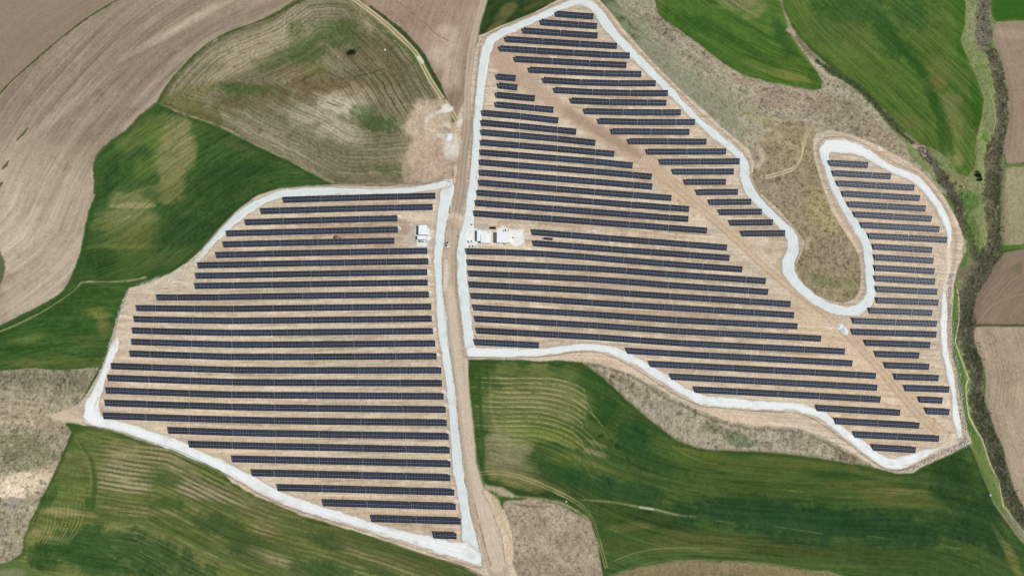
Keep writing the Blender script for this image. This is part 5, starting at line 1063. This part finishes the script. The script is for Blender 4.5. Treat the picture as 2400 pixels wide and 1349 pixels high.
# ------------------------------------------------------------------ vehicles
def car(px0, py0, px1, py1, paint, label, kind='car'):
    """front at (px1,py1)"""
    a, b = G(px0, py0, .8), G(px1, py1, .8)
    L = math.hypot(b[0]-a[0], b[1]-a[1]); L = min(max(L, 4.2), 5.2)
    t = thing(kind, (a[0]+b[0])/2, (a[1]+b[1])/2, math.atan2(b[1]-a[1], b[0]-a[0]), label, 'pickup' if kind == 'pickup_truck' else 'car')
    s = L/4.6; W = .9
    def prof(pts, w, mb, taper=.0):
        n = len(pts); k = len(mb.v)
        for sg in (-1, 1):
            for x, z, tp in pts: mb.v.append((x*s, sg*(w-tp), z))
        mb.f.append(tuple(k+i for i in range(n))); mb.mi.append(0)
        mb.f.append(tuple(k+n+i for i in reversed(range(n)))); mb.mi.append(0)
        for i in range(n):
            j = (i+1) % n; mb.f.append((k+j, k+i, k+n+i, k+n+j)); mb.mi.append(0)
    mb = MB()
    if kind == 'pickup_truck':
        prof([(-2.3,.4,0),(-2.3,.95,0),(-.55,.97,0),(1.1,1.0,.02),(2.2,.85,.06),(2.3,.6,.06),(2.25,.38,.04)], W, mb)
        prof([(-.6,.96,.03),(-.5,1.55,.16),(.25,1.58,.16),(1.05,.98,.05)], W, mb)
    else:
        prof([(-2.25,.36,.05),(-2.3,.7,.05),(-2.2,.98,.04),(1.0,1.0,.02),(2.15,.82,.08),(2.3,.58,.1),(2.25,.34,.06)], W, mb)
        prof([(-2.1,.97,.05),(-1.65,1.45,.2),(.05,1.5,.2),(.95,.99,.06)], W, mb)
    mb.build('body', paint, t, bevel=.05, smooth=False)
    g = MB()
    if kind == 'pickup_truck':
        g.quad((1.06*s,-.72,1.03),(1.06*s,.72,1.03),(.33*s,.66,1.585),(.33*s,-.66,1.585))
        for sg in (-1, 1): g.quad((-.45*s,sg*.865,1.05),(.85*s,sg*.865,1.05),(.25*s,sg*.755,1.5),(-.42*s,sg*.755,1.5))
        bed = MB(); bed.box(-2.2*s, -.65*s, -.72, .72, .9, .985); bed.build('cargo_bed', M_DARK, t)
    else:
        g.quad((.98*s,-.74,1.02),(.98*s,.74,1.02),(.12*s,.64,1.515),(.12*s,-.64,1.515))
        g.quad((-2.12*s,.72,1.03),(-2.12*s,-.72,1.03),(-1.73*s,-.64,1.465),(-1.73*s,.64,1.465))
        for sg in (-1, 1): g.quad((-1.8*s,sg*.865,1.06),(.75*s,sg*.865,1.06),(.02*s,sg*.72,1.44),(-1.6*s,sg*.72,1.44))
    g.build('windows', M_GLS, t)
    for x in (-1.4, 1.42):
        for sg in (-1, 1):
            w = MB(); w.tube((x*s, sg*.70, .33), (x*s, sg*.93, .33), .33, 14); wo = w.build('wheel', M_RUB, t)
            q = MB(); q.tube((x*s, sg*.935, .33), (x*s, sg*.945, .33), .19, 10); q.build('rim', M_STEEL, wo)
    for sg in (-1, 1):
        q = MB(); q.box(2.2*s, 2.325*s, sg*.62-.16, sg*.62+.16, .6, .76); q.build('headlight', M_LAMP, t)
        q = MB(); q.box(-2.335*s, -2.26*s, sg*.68-.12, sg*.68+.12, .62, .86); q.build('tail_light', M_RED, t)
    return t
car(1048.7, 566.5, 1049.6, 579.5, M_WCAR, 'white pickup driving down the brown dirt road between the blocks', 'pickup_truck')
car(1162.5, 534.2, 1147.5, 533.6, M_BCAR, 'black car parked above the white buildings')
car(1193, 538.8, 1179.5, 539.8, M_WCAR, 'white car parked against the top of the largest white building')
car(1096.5, 566.4, 1110.5, 565.2, M_WCAR, 'upper of two white cars parked beside the gravel road left of the container')
car(1117, 576.4, 1101.8, 577.2, M_WCAR, 'lower of two white cars, parked just above the long solar row')

# ------------------------------------------------------------------ module pallets
M_WOOD = noisy('pallet_wood', (.30, .20, .11), (.42, .30, .18), 4, .85, 0, .1)
def pallet(px, py, h, label, dark=True):
    x, y = G(px, py); t = thing('module_pallet', x, y, R(-3), label, 'pallet', 'pallets of modules between the rows')
    mb = MB()
    for k in range(5): mb.box(-.62, .62, -1.05+k*.46, -.83+k*.46, .1, .14)
    for k in range(3): mb.box(-.6+k*.55, -.5+k*.55, -1.05, 1.05, -.02, .098)
    mb.build('pallet_base', M_WOOD, t)
    mb = MB()
    for k in range(int(h/.05)): mb.box(-.57, .57, -1.0, 1.0, .145+k*.05, .145+k*.05+.042)
    mb.build('module_stack', M_DARK if dark else M_ALU, t)
pallet(1278.5, 559.3, .9, 'leftmost dark pallet of stacked modules in the group by the solar row')
pallet(1283.6, 559.6, 1.1, 'second dark module pallet from the left between the two solar rows')
pallet(1288.4, 560.0, 1.0, 'third dark module pallet from the left between the two solar rows')
pallet(1293.6, 560.6, 1.2, 'rightmost dark module pallet between the two solar rows')
pallet(1273, 559.2, .3, 'low pale grey pallet at the left end of the dark module pallets', False)

# ------------------------------------------------------------------ heaps, boulder, drum
M_HEAP = noisy('white_gravel', (.58, .62, .63), (.72, .74, .73), 1.6, .95, 0, .1)
M_SOIL = noisy('turned_soil', (.10, .065, .04), (.26, .18, .11), 1.2, .95, 0, .1)
M_ROCK = noisy('pale_rock', (.50, .47, .42), (.68, .66, .62), 1.5, .9, 0, .15)
def heap(name, px, py, rx, ry, h, ang, m_, label, cat, seed, group=None):
    x, y = G(px, py); t = bpy.data.objects.new(name, None)
    bm = bmesh.new(); bmesh.ops.create_grid(bm, x_segments=26, y_segments=26, size=1)
    r_ = np.random.RandomState(seed)
    for v in bm.verts:
        d = math.hypot(v.co.x, v.co.y); q = float(fbm(np.float32(v.co.x*2.2+seed), np.float32(v.co.y*2.2), seed, 3))
        dd = d*(1+.35*q)
        z = max(0, 1-dd)**1.15*h*(1+.4*q) - .12 - (.5 if dd > 1.05 else 0)
        v.co = (v.co.x*rx, v.co.y*ry, z+r_.uniform(-.04, .04))
    bmesh.ops.delete(bm, geom=[v for v in bm.verts if v.co.z < -.4], context='VERTS')
    me = bpy.data.meshes.new(name); bm.to_mesh(me); bm.free(); me.materials.append(m_)
    o = bpy.data.objects.new(name, me); COL.objects.link(o)
    o.location = (x, y, zat(x, y)); o.rotation_euler = (0, 0, ang); tag(o, label, cat, group)
heap('gravel_heap', 1968, 765, 3.5, 2.7, 1.0, .3, M_HEAP, 'upper left heap of the pair of white gravel heaps beside the haul strip', 'heap', 3)
heap('gravel_heap', 1978.5, 774, 4.2, 3.0, 1.1, -.9, M_HEAP, 'lower right heap of the pair of white gravel heaps beside the haul strip', 'heap', 5)
heap('gravel_heap', 1050, 321, 4.4, 4.4, 1.8, .3, M_HEAP, 'round pale gravel heap at the track junction left of the north road', 'heap', 9)
heap('soil_heap', 786.5, 555.5, 3.0, 2.0, 1.3, .2, M_SOIL, 'dark brown soil heap between the fourth and fifth rows of the left block', 'heap', 12)
heap('soil_heap', 796, 557.5, 1.5, 1.1, .7, .5, M_SOIL, 'small brown soil heap just right of the dark soil heap in the left block', 'heap', 14)
def rock(px, py, s, label, seed):
    x, y = G(px, py); bm = bmesh.new(); bmesh.ops.create_icosphere(bm, subdivisions=3, radius=s)
    for v in bm.verts:
        q = float(fbm(np.float32(v.co.x*1.3/s+seed), np.float32(v.co.y*1.3/s+v.co.z), seed, 3))
        v.co *= 1+.7*q; v.co.z *= .7
    me = bpy.data.meshes.new('boulder'); bm.to_mesh(me); bm.free(); me.materials.append(M_ROCK)
    o = bpy.data.objects.new('boulder', me); COL.objects.link(o); o.location = (x, y, zat(x, y)+s*.3); tag(o, label, 'boulder')
rock(902, 117.5, 1.1, 'pale boulder in the stubble field right of the lone round tree', 4)
rock(1016.5, 119, .6, 'small pale stone in the brown ploughed wedge at the top', 6)
rock(1327, 1174.5, .7, 'white stone at the edge of the crop beside the bottom tractor ruts', 8)
rock(2320.5, 1159.5, .9, 'pale boulder on the grass bank at the lower right', 10)
def drum(px, py, label):
    x, y = G(px, py); t = thing('fuel_drum', x, y, 0, label, 'drum')
    mb = MB(); mb.tube((0,0,0),(0,0,1.1),.45,16); mb.build('body', M_DARK, t)
    mb = MB()
    for z in (.02, .38, .74, 1.04): mb.tube((0,0,z),(0,0,z+.05),.475,16)
    mb.build('rings', M_STEEL, t)
drum(1106, 527, 'dark drum standing alone on the gravel above the white container')
drum(1202.5, 557, 'dark drum standing on the white pad right of the largest building')
drum(1042, 232.5, 'dark drum standing beside the farm track near the junction')

# ------------------------------------------------------------------ gates and perimeter fences
def gate(p0, p1, label):
    a, b = G(*p0), G(*p1); L = math.hypot(b[0]-a[0], b[1]-a[1])
    t = thing('sliding_gate', a[0], a[1], math.atan2(b[1]-a[1], b[0]-a[0]), label, 'gate')
    mb = MB(); mb.box(0, L, -.06, .06, .2, .35); mb.box(0, L, -.06, .06, 1.85, 2.0); mb.box(0, .12, -.058, .058, .352, 1.848); mb.box(L-.12, L, -.058, .058, .352, 1.848)
    mb.build('frame', M_WHITE, t)
    mb = MB()
    for i in range(1, int(L/.2)): mb.box(i*.2-.03, i*.2+.03, -.03, .03, .352, 1.848)
    mb.build('bars', M_WHITE, t)
    mb = MB(); mb.box(-.5, -.05, -.25, .25, -.4, 2.2); mb.build('gate_post', M_CONC, t)
gate((1056.5, 498), (1058, 482), 'white sliding gate of the left block beside the dirt road')
gate((1076.5, 554), (1078.5, 537), 'white sliding gate of the right block beside the dirt road')

M_WIRE = mat('fence_wire', (.10, .105, .11), .6, .4, .3)
def long_fence(label, pts):
    P = spline([G(*p) for p in pts], 2.8)
    t = thing('perimeter_fence', P[0][0], P[0][1], 0, label, 'fence'); ox, oy, oz = t.location
    mp, mw = MB(), MB(); H = 2.0
    z = [zat(*p) for p in P]
    for i, p in enumerate(P):
        x, y, q = p[0]-ox, p[1]-oy, z[i]-oz
        mp.box(x-.045, x+.045, y-.045, y+.045, q-.4, q+H+.1)
    for i in range(len(P)-1):
        a, b = P[i], P[i+1]
        for k in range(9):
            h = .12+k*.225
            mw.tube((a[0]-ox, a[1]-oy, z[i]-oz+h), (b[0]-ox, b[1]-oy, z[i+1]-oz+h), .011, 3)
        for k in range(1, 7):
            f = k/7; x, y, q = a[0]+(b[0]-a[0])*f-ox, a[1]+(b[1]-a[1])*f-oy, z[i]*(1-f)+z[i+1]*f-oz
            mw.tube((x, y, q+.1), (x, y, q+1.95), .010, 3)
    o = mp.build('fence_post', M_STEEL, t); o['kind'] = 'stuff'
    mw.build('wire_mesh', M_WIRE, t)
long_fence('wire mesh fence along the top of the left block beside the curved gravel road', [(1056,428),(1040,424),(1000,431),(950,437),(900,437.5),(850,437),(780,436),(700,438.5),(650,444.5),(606,459),(565,487),(540,508),(520,528),(480,574),(456,598)])
long_fence('wire mesh fence along the left edge of the left block', [(303,678),(294,705),(280,740),(268,790),(254,822),(246,846),(232,874),(212,905),(198,930),(186,950)])
long_fence('wire mesh fence along the slanting bottom of the left block', [(206,996),(262,1007),(330,1027),(400,1047.5),(460,1074),(520,1104),(560,1128),(600,1152),(650,1176.5),(700,1196),(800,1227),(900,1259),(1000,1291.5),(1060,1311),(1128,1333)])
long_fence('wire mesh fence on the dirt road side of the left block', [(1134,1322),(1126,1292),(1118,1255),(1109,1220),(1102,1186),(1094,1136),(1085,1086),(1082,1048),(1077,1014),(1074,976),(1069,926),(1063.5,876),(1056,826),(1050,780),(1047,751),(1043,713),(1038,676),(1037,638),(1038,601),(1043,563),(1047,538),(1051,516)])
long_fence('wire mesh fence on the dirt road side of the right block', [(1089,838),(1085,790),(1079,738),(1073,690),(1070,640),(1070,600),(1072,575),(1076,556)])
long_fence('wire mesh fence along the upper left edge of the right block', [(1084,505),(1090,470),(1098,420),(1104,370),(1107,320),(1109,270),(1114,220),(1120,160),(1127,108),(1134,90),(1160,74),(1195,58),(1260,31),(1330,0),(1366,-8),(1392,-2)])
long_fence('wire mesh fence along the diagonal north-east road down to the inner loop', [(1396,0),(1416,22),(1450,70),(1498,120),(1546,170),(1594,218),(1642,266),(1676,296),(1706,320),(1734,346),(1756,374),(1760,410),(1768,438),(1786,464),(1810,490),(1838,516),(1862,536),(1878,560),(1874,590),(1864,614),(1866,636),(1878,656),(1898,676),(1924,696),(1950,710),(1984,714),(2006,706),(2022,690),(2026,672),(2024,638),(2020,604),(2014,576),(2000,552),(1984,526),(1964,492),(1946,455),(1930,414),(1919,372),(1917,346),(1926,330),(1946,322)])
long_fence('wire mesh fence along the right edge of the far right loop', [(1950,321),(1990,324),(2030,340),(2070,366),(2100,384),(2130,396),(2160,412),(2188,446),(2212,480),(2230,512),(2240,545),(2238,600),(2230,650),(2226,690),(2226,740),(2226,790),(2232,830),(2242,876),(2248,930),(2254,980),(2264,1030)])
long_fence('wire mesh fence under the lower wavy gravel road of the right block', [(2262,1034),(2200,1062),(2160,1082),(2125,1098),(2095,1102),(2070,1096),(2030,1070),(1990,1040),(1955,1014),(1920,989),(1890,974),(1850,966),(1800,964.5),(1750,962),(1690,956),(1650,952),(1618,940),(1590,928),(1540,896),(1490,864),(1452,844),(1415,830),(1385,824),(1338,826.5),(1275,835.5),(1200,838),(1126,837),(1093,837)])

# ------------------------------------------------------------------ loose stone, scrub and the lone trees
def scatter_mesh(name, base_v, base_f, inst, m_, label, cat, tone=None):
    bv = np.array(base_v, np.float32); bf = np.array(base_f, np.int32)
    N = len(inst); V = np.empty((N, len(bv), 3), np.float32)
    for i, (x, y, z, sx, sy, sz, a) in enumerate(inst):
        c, s = math.cos(a), math.sin(a); p = bv*np.array([sx, sy, sz])
        V[i, :, 0] = p[:, 0]*c-p[:, 1]*s+x; V[i, :, 1] = p[:, 0]*s+p[:, 1]*c+y; V[i, :, 2] = p[:, 2]+z
    F = (bf[None]+(np.arange(N)*len(bv))[:, None, None]).reshape(-1, bf.shape[1])
    me = bpy.data.meshes.new(name)
    me.vertices.add(N*len(bv)); me.vertices.foreach_set('co', V.ravel())
    me.loops.add(F.size); me.loops.foreach_set('vertex_index', F.ravel())
    me.polygons.add(len(F)); me.polygons.foreach_set('loop_start', np.arange(0, F.size, F.shape[1], dtype=np.int32))
    me.update(calc_edges=True); me.materials.append(m_)
    o = bpy.data.objects.new(name, me); COL.objects.link(o); tag(o, label, cat, kind='stuff'); return o
def along(pts, n, wid):
    P = S([(x, y, wid if len(q) == 0 else q[0]) for x, y, *q in pts]); out = []
    cum = np.concatenate([[0], np.cumsum(np.hypot(*np.diff(P[:, :2], axis=0).T))])
    for _ in range(n):
        s = random.uniform(0, cum[-1]); p = path_point(P, cum, s); q = path_point(P, cum, min(s+1, cum[-1])); 
        d = q[:2]-p[:2]; L = math.hypot(*d)+1e-6; o = random.gauss(0, .3)*p[2]
        out.append((p[0]-d[1]/L*o, p[1]+d[0]/L*o))
    return out
ico_v = [(0,0,1),(.9,0,.3),(.2,.85,.35),(-.75,.5,.25),(-.7,-.55,.35),(.3,-.85,.3),(.1,.1,-.6)]
ico_f = [(0,1,2),(0,2,3),(0,3,4),(0,4,5),(0,5,1),(6,2,1),(6,3,2),(6,4,3),(6,5,4),(6,1,5)]
def stones(label, paths, smin, smax, m_):
    inst = []
    for pts, n, wid in paths:
        for x, y in along(pts, n, wid):
            s = random.uniform(smin, smax)*random.choice([.6, .8, 1, 1.3])
            inst.append((x, y, zat(x, y)+s*.2, s, s*random.uniform(.6, 1), s*random.uniform(.5, .9), random.uniform(0, 6.3)))
    return scatter_mesh('rubble', ico_v, ico_f, inst, m_, label, 'rubble')
stones('pale rubble bank along the right edge of the far right loop', [([(2226,640),(2224,690),(2228,740),(2230,790),(2236,830),(2246,876),(2252,930),(2258,980),(2270,1025)], 900, 12), ([(2270,1030),(2240,1052),(2200,1068),(2150,1092),(2110,1104),(2088,1102)], 520, 9), ([(2262,1020),(2250,1042),(2268,1036)], 160, 16)], .2, .55, M_ROCK)
stones('pale rubble along the left edge of the left block', [([(304,676),(290,704),(276,745),(262,796),(248,842),(232,876)], 420, 8), ([(470,600),(420,640),(370,662),(320,672)], 420, 14)], .2, .5, M_ROCK)
stones('white gravel spill along the outer road edges', [([(1424,25),(1500,108),(1600,206),(1690,304),(1740,342)], 200, 8), ([(1770,350),(1780,380),(1790,395)], 60, 14), ([(1396,836),(1460,852),(1560,912),(1640,952)], 160, 8), ([(1095,838),(1200,842),(1280,840)], 120, 6), ([(1130,1330),(1140,1345)], 30, 8), ([(540,518),(500,566),(470,600)], 160, 10), ([(1870,575),(1890,575)], 60, 16)], .15, .4, M_HEAP)

M_TWIG = noisy('dry_twigs', (.09, .082, .055), (.30, .27, .21), .6, .9, 0, .1)
M_LEAF = noisy('leaf_green', (.030, .055, .014), (.075, .10, .028), .5, .8, 0, .15)
def tuft(n, seed, spread=1.):
    r_ = random.Random(seed); v, f = [], []
    for i in range(n):
        th = r_.uniform(0, 6.28); ph = math.acos(r_.uniform(-.1, 1)); q = r_.uniform(.45, 1)
        c = Vector((math.sin(ph)*math.cos(th)*q, math.sin(ph)*math.sin(th)*q, math.cos(ph)*q*.8+.1))
        u = Vector((r_.gauss(0,1), r_.gauss(0,1), r_.gauss(0,1))).normalized(); w = u.orthogonal().normalized()
        s = r_.uniform(.16, .30)*spread; k = len(v)
        v += [tuple(c-u*s-w*s*.5), tuple(c+u*s-w*s*.5), tuple(c+u*s*.8+w*s*.6), tuple(c-u*s*.8+w*s*.6)]; f.append((k, k+1, k+2, k+3))
    return v, f
def scrub(label, paths, m_, smin, smax, seed):
    v, f = tuft(34, seed); inst = []
    for pts, n, wid in paths:
        for x, y in along(pts, n, wid):
            s = random.uniform(smin, smax)
            inst.append((x, y, zat(x, y)-.1, s, s*random.uniform(.7, 1.1), s*random.uniform(.3, .6), random.uniform(0, 6.3)))
    return scatter_mesh('scrub', v, f, inst, m_, label, 'scrub')
RIV = [(2305,-20,24),(2303,60,32),(2306,92,30),(2325,125,24),(2344,205,26),(2350,290,24),(2328,370,36),(2328,470,34),(2332,560,34),(2305,630,44),(2272,690,40),(2264,790,38),(2280,835,38),(2290,880,32),(2290,940,34),(2326,1030,36),(2356,1130,36),(2410,1230,34)]
scrub('bare brown stream scrub in a long strip down the right side', [(RIV, 1100, 34)], M_TWIG, .35, 1.05, 1)
scrub('green bushes mixed into the stream strip at the right', [(RIV, 420, 34), ([(2240,420,40),(2270,470,30)], 30, 30)], M_LEAF, .35, 1.05, 2)
scrub('brown scrub in the ditch between loop and green field', [([(2155,345,12),(2205,410,22),(2246,490,20),(2278,575,14),(2290,615,14)], 260, 18)], M_TWIG, .5, 1.3, 3)
scrub('dark green weeds in the ditch under the big striped field', [([(1915,142,10),(1950,166,12),(2005,200,14),(2050,242,14),(2082,282,14),(2140,335,10)], 300, 12)], M_LEAF, .4, 1.0, 4)
scrub('low hedge along the farm track at the top', [([(868,16,4),(905,44,6),(950,82,7),(985,120,6),(1006,154,6),(1030,200,5)], 240, 6)], M_LEAF, .35, .8, 5)
scrub('dry weeds along the scrubby edge below the lower gravel road', [([(1380,856,4),(1440,868,5),(1500,894,6),(1560,934,6),(1650,976,6),(1760,1006,6),(1860,1012,6),(1930,1036,6),(2010,1078,6)], 260, 6), ([(1450,900,30),(1560,960,40),(1660,1010,40),(1760,1030,40),(1900,1046,36)], 260, 40)], M_TWIG, .25, .7, 6)
scrub('scattered dry weeds over the rough pastures', [([(1480,60,90),(1640,190,90),(1800,280,90),(1960,270,80),(2080,330,60)], 500, 90), ([(1850,380,110),(1900,480,110),(1950,580,90),(1960,660,60)], 420, 110), ([(60,900,90),(120,950,90),(60,1080,120),(40,1220,80)], 360, 100), ([(1230,1200,60),(1300,1260,120),(1320,1340,120)], 360, 110)], M_TWIG, .2, .6, 7)

M_BARK = noisy('bark', (.07, .05, .035), (.12, .09, .06), 3, .9, 0, .1)
def tree(px, py, r_, h, label, seed):
    x, y = G(px, py, h*.6); t = thing('round_tree', x, y, random.uniform(0, 6), label, 'tree')
    rr = random.Random(seed); mb = MB(); mb.tube((0,0,-.3),(0,0,h*.45),.2,9,0,.13)
    for k in range(6):
        a = k*1.05+rr.uniform(-.3,.3); mb.tube((0,0,h*.38),(math.cos(a)*r_*.6, math.sin(a)*r_*.6, h*.72),.09,6,0,.03)
    mb.build('trunk', M_BARK, t)
    lf = MB(); cl = [(rr.gauss(0,.38)*r_, rr.gauss(0,.38)*r_, h*.66+rr.gauss(0,.13)*h, rr.uniform(.35,.6)*r_) for _ in range(16)]
    for i in range(2600):
        c = cl[i % 16]; d = Vector((rr.gauss(0,1), rr.gauss(0,1), rr.gauss(0,1))).normalized()*c[3]*rr.uniform(.6,1.05)
        p = Vector(c[:3])+d; u = Vector((rr.gauss(0,1), rr.gauss(0,1), rr.gauss(0,1))).normalized(); w = u.orthogonal().normalized(); s = rr.uniform(.14,.32)
        lf.quad(tuple(p-u*s), tuple(p-w*s*.6), tuple(p+u*s), tuple(p+w*s*.6))
    lf.build('crown', M_LEAF, t)
tree(826.5, 121.5, 2.9, 4.6, 'lone round dark green tree in the stubble field at upper left', 3)
tree(2296, 411, 1.3, 3.0, 'upper of two dark bushes in the pale grass beside the stream scrub', 5)
tree(2300, 421, 1.1, 2.6, 'lower and smaller of two dark bushes beside the stream scrub', 6)

# ------------------------------------------------------------------ light, sky, camera
EL, AZ = R(48), math.atan2(-.25, .97)    # sun from the right and slightly below
sv = Vector((math.cos(EL)*math.cos(AZ), math.cos(EL)*math.sin(AZ), math.sin(EL)))
su = bpy.data.lights.new('sun', 'SUN'); su.energy = 3.85; su.angle = R(.6); su.color = (1, .965, .91)
so = bpy.data.objects.new('sun', su); COL.objects.link(so); so.rotation_euler = sv.to_track_quat('Z', 'Y').to_euler()
w = bpy.data.worlds.new('World'); SC.world = w; w.use_nodes = True
nt = w.node_tree; bg = nt.nodes['Background']; sk = nt.nodes.new('ShaderNodeTexSky'); sk.sky_type = 'NISHITA'
sk.sun_disc = False; sk.sun_elevation = EL; sk.sun_rotation = math.pi/2-AZ; sk.altitude = 900
nt.links.new(sk.outputs[0], bg.inputs[0]); bg.inputs[1].default_value = .08
cam = bpy.data.cameras.new('camera'); cam.sensor_width = 36; cam.lens = 36*FPX/2400; cam.clip_end = 30000; cam.clip_start = 1
co = bpy.data.objects.new('camera', cam); COL.objects.link(co); co.location = (0, 0, CAM_H); co.rotation_euler = (TILT, 0, 0)
SC.camera = co
SC.view_settings.view_transform = 'Standard'; SC.view_settings.look = 'None'; SC.view_settings.gamma = 1
SC.view_settings.exposure = 0.0
